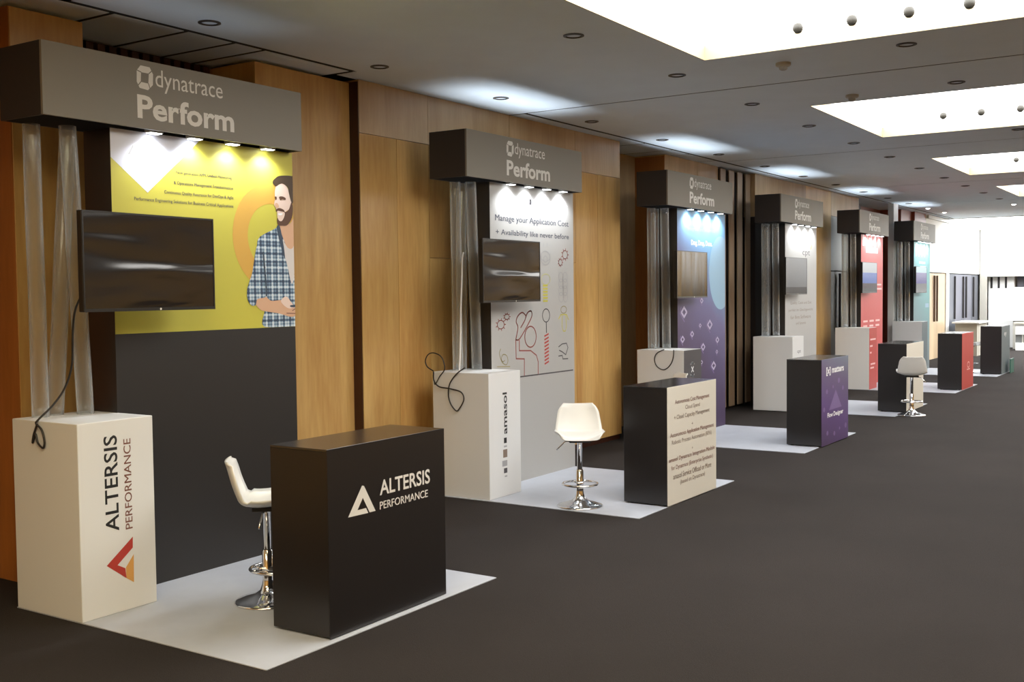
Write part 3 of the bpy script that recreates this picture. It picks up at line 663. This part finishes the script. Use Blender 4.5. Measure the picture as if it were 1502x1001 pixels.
def make_stand(i):
    t = thing('display_stand', ['exhibition stand with grey header and yellow poster of a bearded man', 'exhibition stand with grey header and white poster of line icons', 'exhibition stand with grey header and purple to blue poster',
                                'exhibition stand with grey header and plain white poster, fourth in the row', 'exhibition stand with grey header and red poster', 'exhibition stand with pale grey header and teal poster, last in the row'][i],
              'exhibition stand', (XB[i], YB[i], 0), 0, 'exhibition stands along the wood wall')
    hf = B().box(0, .018, .018, HD, HZ0, HZ1, .001).box(HW-.018, HW, .018, HD, HZ0, HZ1, .001).box(.018, HW-.018, HD-.018, HD, HZ0, HZ1, .001)
    hf.build('header_frame', 'black_paint', t)
    f = box('fascia', 0, HW, 0, .018, HZ0, HZ1, 'fascia_grey', t, .001)
    header_print(f)
    side = 'black_board'
    bp = box('back_panel', KX0, KX1, KY, KB, .006, HZ0, side, t, .0015)
    for k in range(4):
        x = .79+k*.315
        s = box('spotlight', x-.05, x+.05, .035, .095, 2.796, 2.83, 'lamp_grey', t, .004)
        B().box(x-.04, x+.04, .041, .089, 2.793, 2.797).build('led_face', 'led', s)
        B().tube([(x, .04, 2.82), (x, .02, 2.86), (x, .018, 2.90)], .008, 6).build('bracket', 'lamp_grey', s)
        l = bpy.data.lights.new('spot_beam', 'SPOT'); l.energy = SPOT_W*(.62 if i == 0 else 1); l.color = (.90, .95, 1.0); l.spot_size = math.radians(140); l.spot_blend = .8; l.shadow_soft_size = .03
        lo = bpy.data.objects.new('spot_beam', l); link(lo, s); lo.location = (x, .042, 2.785)
        lo.rotation_euler = Vector((0, .10, -1)).to_track_quat('-Z', 'Y').to_euler()
    l = bpy.data.lights.new('added_spill', 'AREA'); l.shape = 'RECTANGLE'; l.size = 1.5; l.size_y = .12; l.energy = UP_W*(.1 if i == 0 else 1); l.color = (.86, .93, 1); l.spread = math.radians(95)  # added light without a fixture, brightens the ceiling above the open header
    lo = bpy.data.objects.new('added_spill', l); link(lo, t); lo.location = (1.05, .2, 2.92); lo.rotation_euler = (math.pi, 0, 0)
    return t, bp
BP = []
for i in range(6): BP.append(make_stand(i)[1])

# ---- poster 1: yellow, silver diamond, man in plaid shirt
y = KY-.001; p = BP[0]; zl = 1.576
pst = lambda n, lp, lay, m: shape(n, lp, y-.0006*lay, m, p)
box('lower_board', KX0, KX1, KY-.0012, KY, .006, zl, 'charcoal', p)
pst('poster', [rect(KX0, KX1, zl, HZ0-.002)], 0, 'print_yellow')
pst('diamond', [[(KX0, 2.63), (.771, 2.437), (1.19, 2.803), (KX0, 2.803)]], 1, 'print_silver')
ring_c = (1.80, 2.203)
clipx = lambda pts: [(min(q[0], KX1-.002), q[1]) for q in pts]
pst('ring', [clipx(ell(1.80, 2.203, .352, .366, 48)), clipx(ell(1.80, 2.203, .218, .228, 40))], 1, 'print_orange')
pst('logo', [[(.633, 2.658), (.670, 2.717), (.716, 2.657), (.694, 2.663), (.672, 2.698), (.652, 2.664), (.676, 2.656)]], 2, 'print_grey')
text('ALTERSIS', .735, .86, 2.68, 2.70, y-.0012, 'print_ltgrey', p); text('PERFORMANCE', .735, .86, 2.66, 2.672, y-.0012, 'print_ltgrey', p)
for s, k in (('New generation APM, Unified Monitoring', 't1'), ('& Operations Management Transformation', 't2'), ('Continuous Quality Assurance for DevOps & Agile', 't3'), ('Performance Engineering Solutions for Business Critical Applications', 't4')):
    q = D['p1_'+k]; text(s, q[0][0], q[1][0], q[0][1]-.006, q[0][1]+.021, y-.0012, 'print_dark', p, .01)
for n, k, m, lay in (('shirt', 'm_torso', 'plaid', 2), ('undershirt', 'm_tshirt', 'shirt_white', 3), ('neck', 'm_neck', 'skin', 3.5), ('collar', 'm_collar', 'shirt_dark', 4.3), ('sleeve', 'm_sleeve', 'plaid', 4), ('forearm', 'm_arm', 'skin', 5),
                     ('cuff', 'm_cuff', 'plaid', 6), ('hand', 'm_hand', 'skin_pale', 6.4), ('wristband', 'm_watch', 'shirt_dark', 7), ('face', 'm_face', 'skin_pale', 4.6), ('hair', 'm_hair', 'hair_brown', 5.3), ('beard', 'm_beard', 'beard_brown', 5.6), ('brow', 'm_brow', 'beard_brown', 6), ('eye', 'm_eye2', 'beard_brown', 6), ('teeth', 'm_teeth', 'print_white', 6.3), ('nose', 'm_nose', 'skin', 6)):
    pts = [(min(a, KX1-.001), max(zl+.001, b)) for a, b in D[k]]
    sm_ = [(v.x, v.z) for v in spline([(a, 0, b) for a, b in pts], 4, True)]
    sm_ = [(min(a, KX1-.001), max(zl+.001, b)) for a, b in sm_]
    pst('printed_'+n, [sm_], lay, m)
stroke('printed_fold', [[D['m_sleeve'][13], D['m_sleeve'][12], D['m_sleeve'][11], D['m_sleeve'][10]]], .014, y-.0006*7, 'shirt_dark', p)
stroke('printed_finger', [[(D['m_hand'][3][0]+.02, D['m_hand'][3][1]-.07), (2.012, 1.70)], [(1.93, 1.672), (2.012, 1.668)]], .006, y-.0006*7, 'print_brown', p)

# ---- poster 2: white with line icons
p = BP[1]; y = KY-.001
shape('poster', [rect(KX0, KX1, .006, HZ0-.002)], y, 'poster_white', p)
y2 = y-.0006
st = lambda n, ls, w, m: stroke(n, ls, w, y2, m, p)
def gear(key, m, w=.009, teeth=9):
    a = D[key]; cx, cz = (a[0][0]+a[1][0])/2, (a[2][1]+a[3][1])/2; rx, rz = abs(a[1][0]-a[0][0])/2, abs(a[2][1]-a[3][1])/2
    st('icon', [closed(ell(cx, cz, rx*.75, rz*.75, 20))]+[[(cx+rx*.75*math.cos(t), cz+rz*.75*math.sin(t)), (cx+rx*1.1*math.cos(t), cz+rz*1.1*math.sin(t))] for t in [2*math.pi*k/teeth for k in range(teeth)]], w, m)
def oval(key, m, w=.009, seg=24):
    a = D[key]; st('icon', [closed(ell((a[0][0]+a[1][0])/2, (a[2][1]+a[3][1])/2, abs(a[1][0]-a[0][0])/2, abs(a[2][1]-a[3][1])/2, seg))], w, m)
text('Manage your Application Cost', *bb('p2_t1')[:2], 2.442, 2.517, y2, 'print_navy', p, .010)
text('+ Availability like never before', *bb('p2_t2')[:2], 2.318, 2.384, y2, 'print_navy', p, .010)
text('amasol', .86+.37, 1.60, 2.63, 2.69, y2, 'print_grey', p, .01)
st('logo', [rect(1.185, 1.212, 2.645, 2.685)+[(1.185, 2.645)], [(1.20, 2.65), (1.20, 2.68)]], .016, 'print_dark')
st('logo', [[(.62, 2.66), (.66, 2.70), (.70, 2.675), (.75, 2.67)], [(.64, 2.665), (.70, 2.655)]], .010, 'print_grey'); st('logo', [[(.85, 2.69), (.89, 2.65)], [(.99, 2.70), (.99, 2.655)], [(1.02, 2.68), (1.06, 2.66)]], .010, 'print_ltgrey'); st('logo', [[(1.70, 2.66), (1.71, 2.69)], [(1.76, 2.675), (1.90, 2.665)]], .010, 'print_ltgrey')
st('figure', [D['p2_person1'], D['p2_person2'], [(q.x, q.z) for q in spline([(a, 0, b) for a, b in D['p2_hat1']], 5)], [(q.x, q.z) for q in spline([(a, 0, b) for a, b in D['p2_hat2']], 5)]], .013, 'print_rose')
oval('p2_head', 'print_rose', .013); st('base_line', [D['p2_base']], .013, 'print_dark')
gear('p2_gear1', 'print_rose'); gear('p2_gear2', 'print_rose'); gear('p2_gear3', 'print_rose'); gear('p2_gear4', 'print_rose')
st('icon', [[(q.x, q.z) for q in spline([(a, 0, b) for a, b in D['p2_snail']], 4)], D['p2_snailb']], .008, 'print_olive')
oval('p2_bulb', 'print_lime', .007); a = bb('p2_bulbb'); st('icon', [[(a[0]+.02, z), (a[1]-.01, z)] for z in [a[2]+k*.03 for k in range(6)]], .018, 'print_yellow')
a = bb('p2_brain'); cx, cz = (a[0]+a[1])/2, (a[2]+a[3])/2
st('icon', [closed(ell(cx+dx, cz+dz, .045, .05, 12)) for dx in (-.042, .042) for dz in (-.10, -.035, .035, .10)], .007, 'print_grey')
oval('p2_mag', 'print_dark', .010); st('icon', [D['p2_magh']], .014, 'print_dark')
oval('p2_fig', 'print_olive', .008); st('icon', [D['p2_figb'], D['p2_figl']], .010, 'print_yellow')
a = bb('p2_coil'); st('icon', [[(a[0]+.01, a[2]+k*.034), (a[1]-.01, a[2]+k*.034+.02)] for k in range(9)], .016, 'print_red')
st('icon', [D['p2_micro'], D['p2_microb']], .011, 'print_dark')
oval('p2_eye', 'print_grey', .008); a = bb('p2_eye'); cx, cz = (a[0]+a[1])/2, (a[2]+a[3])/2
st('icon', [closed(ell(cx, cz-.01, .035, .03, 12)), [(cx-.085, cz+.05), (cx-.08, cz-.01), (cx-.03, cz-.03)], [(cx+.09, cz+.05), (cx+.08, cz-.01), (cx+.03, cz-.03)], [(cx-.04, cz+.11), (cx-.03, cz+.14)], [(cx+.03, cz+.11), (cx+.035, cz+.15)]], .007, 'print_grey')

# ---- poster 3: purple
p = BP[2]; y = KY-.001; y2 = y-.0006
shape('poster', [rect(KX0, KX1, .006, HZ0-.002)], y, 'purple_poster', p)
q = D['p3_circ']
ce = [(1.86+.38*math.cos(t), 2.03+.48*math.sin(t)) for t in [math.radians(a) for a in range(60, 321, 8)]]
ce = [(min(a, KX1-.001), b) for a, b in ce]
shape('disc_print', [ce], y2, 'print_blue_pale', p)
for k in range(11):
    c, rx, rz = D['p3_i%d' % k]; r = max(.02, abs(rz[1]-c[1])); cx, cz = min(c[0], KX1-.16), c[1]
    stroke('icon', [[(cx+r*.2, cz-r*2.2), (cx-r*2.2, cz-r*.2), (cx-r*1.6, cz+r*1.2)]], .018, y2, 'print_lilac_dim', p)
    stroke('icon', [closed([(cx, cz-r*1.1), (cx+r*1.5, cz), (cx, cz+r*1.1), (cx-r*1.5, cz)])], r*.6, y2-.0005, 'print_lilac', p)
a = bb('p3_t'); text('Drag, Drop, Done.', a[0], a[1], a[2]-.01, a[2]+.075, y2, 'print_white', p, .03)
text('Integrate and automate', a[0]-.1, a[1]+.1, a[3]+.10, a[3]+.16, y2, 'print_blue_pale', p, .0)
# ---- poster 4: plain white
p = BP[3]; shape('poster', [rect(KX0, KX1, .006, HZ0-.002)], y, 'poster_white', p)
a = bb('p4_cpt'); text('cpt', a[0], a[1], a[2], a[3], y2, 'print_dark', p); stroke('logo', [[(a[1]+.04, a[3]+.03), (a[1]+.10, a[3]+.09)]], .03, y2, 'print_gold', p)
for s, k in (('Quality, Costs und Zeit', 0), ('perfekt im Gleichgewicht', 1), ('fur Ihre Software', 2), ('und Systeme', 3)):
    a = bb('p4_l%d' % k); text(s, a[0], a[1], a[2], a[2]+.055, y2, 'print_taupe', p)
# ---- poster 5: red
p = BP[4]; shape('poster', [rect(KX0, KX1, .006, HZ0-.002)], y, 'poster_red', p)
for k in range(4): stroke('bar_print', [[(.66+.27*k, 2.62), (.66+.27*k, 2.77)]], .09, y2, 'print_pink', p)
stroke('bar_print', [[(.86, 2.52), (1.62, 2.52)]], .10, y2, 'print_pink', p)
for k in range(3):
    stroke('caption', [[(.68+.42*k, 1.20), (.95+.42*k, 1.20)], [(.68+.42*k, 1.11), (.92+.42*k, 1.11)]], .035, y2, 'print_pink', p)
stroke('caption', [[(1.45, 1.80), (1.92, 1.80)], [(1.50, 1.88), (1.90, 1.88)]], .03, y2, 'print_pink', p)
# ---- poster 6: teal
p = BP[5]; shape('poster', [rect(KX0, KX1, .006, HZ0-.002)], y, 'teal_poster', p)
for k in range(4): stroke('bar_print', [[(.70+.27*k, 2.50), (.70+.27*k, 2.75)]], .05, y2, 'print_aqua', p)
stroke('caption', [[(1.0, 2.36), (1.55, 2.36)], [(1.1, 2.26), (1.6, 2.26)]], .05, y2, 'print_aqua', p)
stroke('caption', [[(1.62, 1.42), (1.9, 1.42)]], .09, y2, 'print_blue_pale', p)

# ---- floor mats
for i in range(6):
    x0, x1 = XB[i]+max(.0190, .029+MXO[i]), XB[i]+2.0236+MXO[i]
    tag(box('floor_mat', x0, x1, YB[i]-1.6114, YB[i]+.42, 0, .006, 'mat_grey', None, .001),
        'light grey square floor mat under the stand with the ' + THEME[i], 'floor mat', 'booth floor mats')

# ---- pedestals
def pedestal(i):
    x0, x1, yf, yb = .0256, .5265, -.1743, .4297
    lab = ['white pedestal lettered upwards with a red and gold triangle, nearest the viewer', 'white pedestal with a dark word running upwards and small squares', 'white pedestal with dark front and round bracketed cross mark',
           'white pedestal with a tiny grey word on its front', 'white pedestal with a red front', 'grey white pedestal with slate front, last in the row'][i]
    t = thing('pedestal', lab, 'pedestal', (XB[i]+PXO[i], YB[i]+PYO[i], .006), 0, 'pedestals carrying the tubes')
    body = box('body', x0, x1, yf, yb, 0, PZ-.006, 'white_board', t, .003)
    fm = {2: 'print_dark', 4: 'front_red', 5: 'front_slate'}.get(i)
    yy = yf-.001
    fr = body
    if fm: fr = box('front_board', x0+.002, x1-.002, yf-.002, yf, .002, PZ-.008, fm, t); yy = yf-.003
    dx, dz = -PXO[i], -.006
    def tx(s, a, b, c, d, m, bold=0, rot=True): text(s, a+dx, b+dx, c+dz, d+dz, yy, m, fr, bold, rot)
    if i == 0:
        tx('ALTERSIS', .183, .272, .475, 1.020, 'print_black', .012); tx('PERFORMANCE', .314, .362, .470, .990, 'print_brown', .008)
        shape('logo', [[(a+dx, b+dz) for a, b in D['pd1_red']]], yy, 'print_red', fr); shape('logo', [[(a+dx, b+dz) for a, b in D['pd1_gold']]], yy, 'print_gold', fr)
    if i == 1:
        tx('amasol', .255, .324, .555, .923, 'print_black', .02)
        for k, m in (('b1', 'print_black'), ('b2', 'print_grey'), ('b3', 'print_taupe'), ('b4', 'print_grey'), ('b5', 'print_dark'), ('b6', 'print_grey')):
            a = bb('pd2_'+k); shape('logo', [[(q[0]+dx, q[1]+dz) for q in rect(*a)]], yy, m, fr)
    if i == 2:
        cx, cz = .259+dx, .866
        arc = lambda s: [(cx+.055*math.cos(a), cz+s*.040+.044*math.sin(a)) for a in [math.radians(g) for g in (range(30, 151, 12) if s > 0 else range(210, 331, 12))]]
        stroke('logo', [arc(1), arc(-1), [(cx-.028, cz+.030), (cx+.028, cz-.030)], [(cx+.028, cz+.030), (cx-.028, cz-.030)]], .015, yy, 'print_white', fr)
    if i == 3: text('cpt', .22+dx, .38+dx, .838, .895, yy, 'print_dark', fr)
    if i == 4:
        for k in 'abcde': a = bb('pd5_'+k); stroke('caption', [[(a[0], (a[2]+a[3])/2), (a[1], (a[2]+a[3])/2)]], .03, yy, 'print_pink', fr)
    return t
for i in range(6): pedestal(i)

# ---- clear tubes on the pedestals
def tubes(i, spec):
    for k, (bx, by, tx_, ty) in enumerate(spec):
        h = 2.797-PZ
        lab = ['clear plastic tube standing upright on the pedestal by the %s', 'clear plastic tube leaning to one side on the pedestal by the %s', 'clear plastic tube leaning across its neighbour nearest the panel of the %s'][k] % THEME[i]
        o = B(); r = .048 if i < 2 else .052; n = 20; rows = 24; v = []; f = []
        rng = random.Random(i*7+k)
        for rr, sgn in ((r, 1), (r-.003, -1)):
            base = len(v)
            for j in range(rows+1):
                t = j/rows
                for a in range(n):
                    an = 2*math.pi*a/n; w = 1+.035*math.sin(3*an+9*t+k)*math.sin(math.pi*t)
                    v.append((bx+(tx_-bx)*t+rr*w*math.cos(an), by+(ty-by)*t+rr*w*math.sin(an), h*t))
            for j in range(rows):
                for a in range(n):
                    q = (base+j*n+a, base+j*n+(a+1) % n, base+(j+1)*n+(a+1) % n, base+(j+1)*n+a); f.append(q if sgn > 0 else q[::-1])
        m = (rows+1)*n
        for a in range(n):
            b_ = (a+1) % n; f.append((a, m+a, m+b_, b_)); f.append((rows*n+a, rows*n+b_, m+rows*n+b_, m+rows*n+a))
        ob = mesh_obj('plastic_tube', v, f, 'clear_plastic', None, True, (XB[i], YB[i], PZ)); tag(ob, lab, 'tube', 'clear tubes on the pedestals')
tubes(0, [(.150, .335, .145, .335), (.265, .365, .405, .365), (.385, .245, .310, .235)])
tubes(1, [(.295, .335, .285, .335), (.400, .372, .440, .378), (.450, .235, .370, .225)])
for i in range(2, 6): tubes(i, [(.28, .345, .27, .345), (.405, .365, .43, .375), (.43, .225, .385, .225)])

# ---- counters
def counter(i):
    x0, x1, yf, yb = .572, 1.5822, -1.6168, -1.2083
    mx, my = (x0+x1)/2, (yf+yb)/2
    lab = ['black counter with a white triangle logo, nearest the viewer', 'black counter with beige front covered in lines of text', 'black counter with purple front', 'black counter with plain beige white front',
           'black counter with bright red front', 'black counter with slate grey front, last in the row'][i]
    t = thing('counter', lab, 'counter', (XB[i]+mx+CXO[i], YB[i]+my+CYO[i], .006), CRO[i], 'booth counters')
    w, d = (x1-x0)/2, (yb-yf)/2
    body = box('body', -w, w, -d+.004, d, .012, .982, 'black_board', t, .002)
    box('top_board', -w, w, -d+.004, d, .982, .994, 'black_laminate', t, .001)
    for sx in (-1, 1):
        for sy in (-1, 1): B().lathe([(.0001, 0), (.018, 0), (.018, .013)], 10, (sx*(w-.05), sy*(d-.05), 0)).build('foot', 'black_plastic', t)
    fm = ['black_board', 'front_beige', 'purple_front', 'front_beige', 'front_red', 'front_slate'][i]
    fr = box('front_board', -w, w, -d, -d+.004, .004, .994, fm, t, .0008); yy = -d-.0012
    ox = mx+CXO[i]
    if i == 0:
        shape('logo', [[(a-ox, b-.006) for a, b in D['c1_A']]], yy, 'letter_white', fr)
        text('ALTERSIS', .919-ox, 1.371-ox, .690, .774, yy, 'letter_white', fr, .018); text('PERFORMANCE', .917-ox, 1.348-ox, .613, .656, yy, 'letter_white', fr, .008)
    if i == 1:
        T = ['Autonomous Cost Management', 'Cloud Spend', '+ Cloud Capacity Management', '+', 'Autonomous Application Management', 'Robotic Process Automation (RPA)', '+', 'amasol Dynatrace Integration Module', 'for Dynatrace (Enterprise Synthetic)', 'amasol Service Offload or More', '(based on Dynatrace)']
        for k, s in enumerate(T):
            a = D['c2_l%d' % k]; h = .046 if len(s) > 1 else .02
            text(s, a[0][0]-ox, a[1][0]-ox, a[0][1]-.006, a[0][1]+h-.006, yy, 'print_brown' if k in (0, 4, 7, 8) else 'print_taupe', fr, .008)
    if i == 2:
        text('[x] matters', .70-ox, 1.36-ox, .80, .90, yy, 'print_white', fr, .03)
        text('Flow Designer', .74-ox, 1.34-ox, .30, .37, yy, 'print_white', fr, .03)
        shape('triangle_print', [[(.80-ox, .40), (1.05-ox, .62), (1.28-ox, .40)]], yy, 'print_lilac_dim', fr)
        for cx, cz, r in ((.72, .62, .03), (.95, .66, .02), (1.17, .72, .035), (1.33, .62, .03), (.62, .42, .03), (.74, .14, .03), (1.2, .15, .02), (1.44, .16, .035), (1.0, .11, .03)):
            shape('icon', [ell(cx-ox, cz, r*1.3, r, 6)], yy, 'print_lilac_dim', fr)
    if i == 4: stroke('logo', [closed(ell(1.15-ox, .42, .10, .05, 12)), [(1.02-ox, .34), (1.28-ox, .34)]], .02, yy, 'print_pink', fr)
    if i == 5: text('ey', .92-ox, 1.2-ox, .76, .86, yy, 'print_ltgrey', fr, .02)
    return t
for i in range(6): counter(i)
tag(box('leaflet_card', XB[5]+1.15, XB[5]+1.58, -1.70, -1.68, .0, .30, 'green_card', None, .002), 'dark green card standing against the foot of the slate counter', 'card')

# ---- televisions
def television(i, x, yv, z, a, show):
    t = thing('television', 'flat black television on the stand with the ' + THEME[i], 'television', (XB[i]+x, yv, z), a, 'booth televisions')
    w, h = .485, .279
    box('casing', -w, w, -.012, .03, -h, h, 'black_plastic', t, .004)
    B().box(-.22, .22, .03, .058, -.18, .12, .006).build('rear_housing', 'black_plastic', t)
    fr = B().box(-w, w, -.016, -.012, h-.010, h).box(-w, w, -.016, -.012, -h, -h+.018).box(-w, -w+.009, -.016, -.012, -h+.018, h-.010).box(w-.009, w, -.016, -.012, -h+.018, h-.010)
    fr.build('bezel', 'black_plastic', t)
    s = box('screen', -w+.009, w-.009, -.0135, -.012, -h+.018, h-.010, 'screen_film' if i < 2 else 'screen_smooth', t)
    B().lathe([(.0001, 0), (.007, 0)], 10).build('badge', 'letter_white', t).matrix_local = Matrix.Translation((0.05, -.0165, -h+.009)) @ Matrix.Rotation(math.pi/2, 4, 'X')
    def area_(x0, x1, z0, z1, m): shape('picture', [rect(-w+.009+x0*.952, -w+.009+x1*.952, -h+.018+z0*.53, -h+.018+z1*.53)], -.0142, m, s)
    for q in show: area_(*q)
    gap = YB[i]+KY-yv
    mx = max(.05, .62-x)
    if gap > .08:
        B().box(mx-.02, mx+.02, .055, gap+.012, -.03, .03).box(mx-.05, mx+.05, gap-.012, gap-.002, -.1, .1).build('mount_arm', 'black_plastic', t)
television(0, .544, -.186, 1.996, .057, [])
television(1, .571, -.042, 1.994, .019, [])
television(2, .523, -.050, 1.995, .037, [])
television(3, .62, .02, 2.005, 0, [(0, 1, .18, 1, 'show_grey'), (0, 1, 0, .18, 'show_dark')])
television(4, .60, .0, 2.005, 0, [(0, 1, .66, 1, 'show_white'), (0, 1, .30, .66, 'show_blue'), (0, 1, .12, .30, 'show_maroon'), (0, 1, 0, .12, 'show_dark')])
television(5, .615, -.004, 1.982, 0, [(0, 1, .78, 1, 'show_aqua'), (0, 1, .34, .78, 'show_purple'), (0, 1, 0, .34, 'show_grey')])

# ---- bar stools
def stool_proto():
    t = thing('bar_stool', 'x', 'bar stool', (0, 0, 0), 0, 'white bar stools')
    # shell: v runs from the front lip over the seat and up the back; the sitter faces -Y
    prof = [(-.205, .575), (-.19, .592), (-.12, .590), (-.02, .578), (.07, .578), (.135, .60), (.160, .645), (.183, .71), (.202, .78), (.220, .842)]
    hw = [.13, .185, .205, .208, .205, .20, .195, .185, .170, .125]
    nu = 14; v = []; f = []
    pv = spline([(0, a, b) for a, b in prof], 4); hv = [q.x for q in spline([(a, 0, 0) for a in hw], 4)]
    R = len(pv)
    for side in (0, 1):
        for j, (q, w) in enumerate(zip(pv, hv)):
            t_ = j/(R-1)
            a = pv[max(0, j-1)]; b = pv[min(R-1, j+1)]; tg = (b-a).normalized(); nn = Vector((0, -tg.z, tg.y))
            for k in range(nu+1):
                u = -1+2*k/nu
                lift = .055*(abs(u)**2.6)*(1 if .08 < t_ < .95 else .5)*(1.0 if t_ < .5 else .7)
                p_ = q+nn*(lift-(0 if side == 0 else .011)); v.append((u*w, p_.y, p_.z))
    W = nu+1; off = R*W
    for j in range(R-1):
        for k in range(nu):
            a = j*W+k; f.append((a, a+1, a+W+1, a+W)); f.append((off+a, off+a+W, off+a+W+1, off+a+1))
    ring = [k for k in range(W)]+[j*W+nu for j in range(1, R)]+[(R-1)*W+k for k in range(nu-1, -1, -1)]+[j*W for j in range(R-2, 0, -1)]
    for a, b in zip(ring, ring[1:]+ring[:1]): f.append((a, off+a, off+b, b))
    mesh_obj('seat_shell', v, f, 'white_plastic', t, True)
    B().box(-.09, .09, -.10, .08, .545, .570, .004).build('seat_plate', 'black_plastic', t)
    B().lathe([(.0001, 0), (.19, 0), (.195, .006), (.185, .014), (.13, .030), (.075, .048), (.045, .072), (.034, .105), (.031, .13)], 32).build('base', 'chrome', t, True)
    B().lathe([(.031, .12), (.031, .30), (.026, .305), (.026, .31)], 24).build('outer_column', 'chrome', t, True)
    B().lathe([(.022, .30), (.022, .55), (.034, .552), (.034, .56)], 24).build('gas_lift', 'chrome', t, True)
    fr = B().tube([(.145*math.cos(a), -.045+.145*math.sin(a), .195) for a in [2*math.pi*k/32 for k in range(32)]], .010, 8, True).box(-.03, .03, -.05, .05, .178, .212, .006)
    fr.tube([(-.02, .03, .195), (-.06, .085, .195)], .009, 8).tube([(.02, .03, .195), (.06, .085, .195)], .009, 8)
    fr.build('footrest', 'chrome', t, True)
    B().tube([(-.03, 0, .548), (-.12, .02, .54), (-.16, .03, .50), (-.19, .035, .47)], .006, 8).build('lever', 'chrome', t, True)
    return t
st0 = stool_proto()
# x, y, direction the sitter faces (angle of the facing vector), label
SPOTS = [(.86, -.76, math.radians(-46), 'white shell bar stool half hidden behind the nearest black counter'),
         (4.25, -.93, math.radians(-147), 'white shell bar stool standing in full view on the grey mat by the icon poster'),
         (7.53, -.18, math.radians(140), 'white bar stool hidden behind the beige text counter but for its back'),
         (12.33, -1.735, math.radians(16), 'greyish bar stool seen from behind beside the counter with plain beige front'),
         (20.93, -.90, math.radians(-100), 'white bar stool partly hidden behind the slate counter')]
for k, (x, yy_, a, lab) in enumerate(SPOTS):
    s = st0 if k == 0 else copy_tree(st0)
    on_mat = k in (0, 1, 4)
    s.location = (x, yy_, .006 if on_mat else 0); s.rotation_euler = (0, 0, a+math.pi/2); s['label'] = lab
    if k == 2: s.scale.z = 1.035      # its lift is set a little higher

# ---- cables
c1 = D['cab1'][:-1]+[(.012, .150, 1.112), (.004, .155, 1.09)]
cable('cable', [(.16, -.14, 1.86)]+c1+[q for q in D['cab1b'][1:]], 'thin black cable running from the nearest television down onto the white pedestal', .006)
cable('cable', [(a, b+.0, c) for a, b, c in D['cab2']], 'black cable hanging in a long loop down the pedestal by the icon poster', .006)
cable('cable', D['cab2b'], 'black cable coiled in a ring at the corner of the pedestal by the icon poster', .005)
cable('cable', D['cab3'], 'black cable looped on the side of the pedestal by the purple poster', .006)
cable('cable', [(4.184, .19, 2.16), (4.177, .20, 2.10), (4.165, .20, 1.9), (4.146, .20, 1.68), (4.130, .20, 1.35), (4.124, .21, PZ+.009)], 'white cable hanging beside the clear tubes by the icon poster', .008, 'white_cable')

# ---- foyer furniture at the far end
t = thing('reception_table', 'white topped table with grey skirt before the grey foyer doors', 'table', (27.6, .25, 0))
box('table_top', -.75, .9, -.32, .36, .86, .90, 'white_wall', t, .004); box('skirt', -.62, .72, -.24, .30, 0, .86, 'table_grey', t)
for k in range(5): box('pleat', -.62+.28*k, -.60+.28*k, -.246, -.24, 0, .86, 'panel_pale', t)
t = thing('reception_desk', 'long white reception desk with grey grille band at the far end', 'desk', (30.2, -2.0, 0))
box('base', -.02, .3, -1.9, 1.55, 0, .22, 'white_wall', t, .004); box('grille', .02, .3, -1.9, 1.55, .22, .45, 'grille_grey', t)
for k in range(14): box('grille_bar', .0, .02, -1.9+.25*k, -1.87+.25*k, .22, .45, 'panel_pale', t)
box('front_panel', -.02, .3, -1.9, 1.55, .45, .74, 'white_wall', t, .004); box('counter_top', -.06, .36, -1.95, 1.6, .74, .80, 'table_grey', t, .004)
t = thing('display_screen', 'large white display panel standing behind the reception desk', 'display panel', (31.0, -1.75, 0))
box('panel', 0, .06, -1.75, 1.62, .82, 1.80, 'white_wall', t, .004); box('panel_stand', .06, .12, -1.7, 1.5, 0, .82, 'panel_pale', t)
t = thing('banner_column', 'bright white column with dark bars at its top under the lintel', 'column', (31.8, .25, 0))
box('column_body', 0, .2, -.42, .30, 0, 2.12, 'white_wall', t, .004)
for k in range(3): box('dark_bar', -.012, 0, .18-.2*k, .24-.2*k, 1.78, 2.12, 'handle_dark', t)
t = thing('glass_column', 'lavender grey panel column between the white column and the white display', 'column', (32.0, -.36, 0))
box('column_body', 0, .2, -.2, .14, 0, 2.12, 'door_lavender', t); box('column_band', -.01, 0, -.2, .14, 1.1, 1.55, 'door_grey', t)
tag(box('dark_sign', 32.2, 32.25, -2.6, -.75, 1.78, 2.02, 'handle_dark', None, .003), 'dark horizontal sign above the white display panel under the lintel', 'sign')
box('sign_post', 0, .02, -.05, .05, -1.78, 0, 'rail_grey', None).location = (32.26, -1.6, 1.78)
o = bpy.data.objects['sign_post']; o.parent = bpy.data.objects['dark_sign']
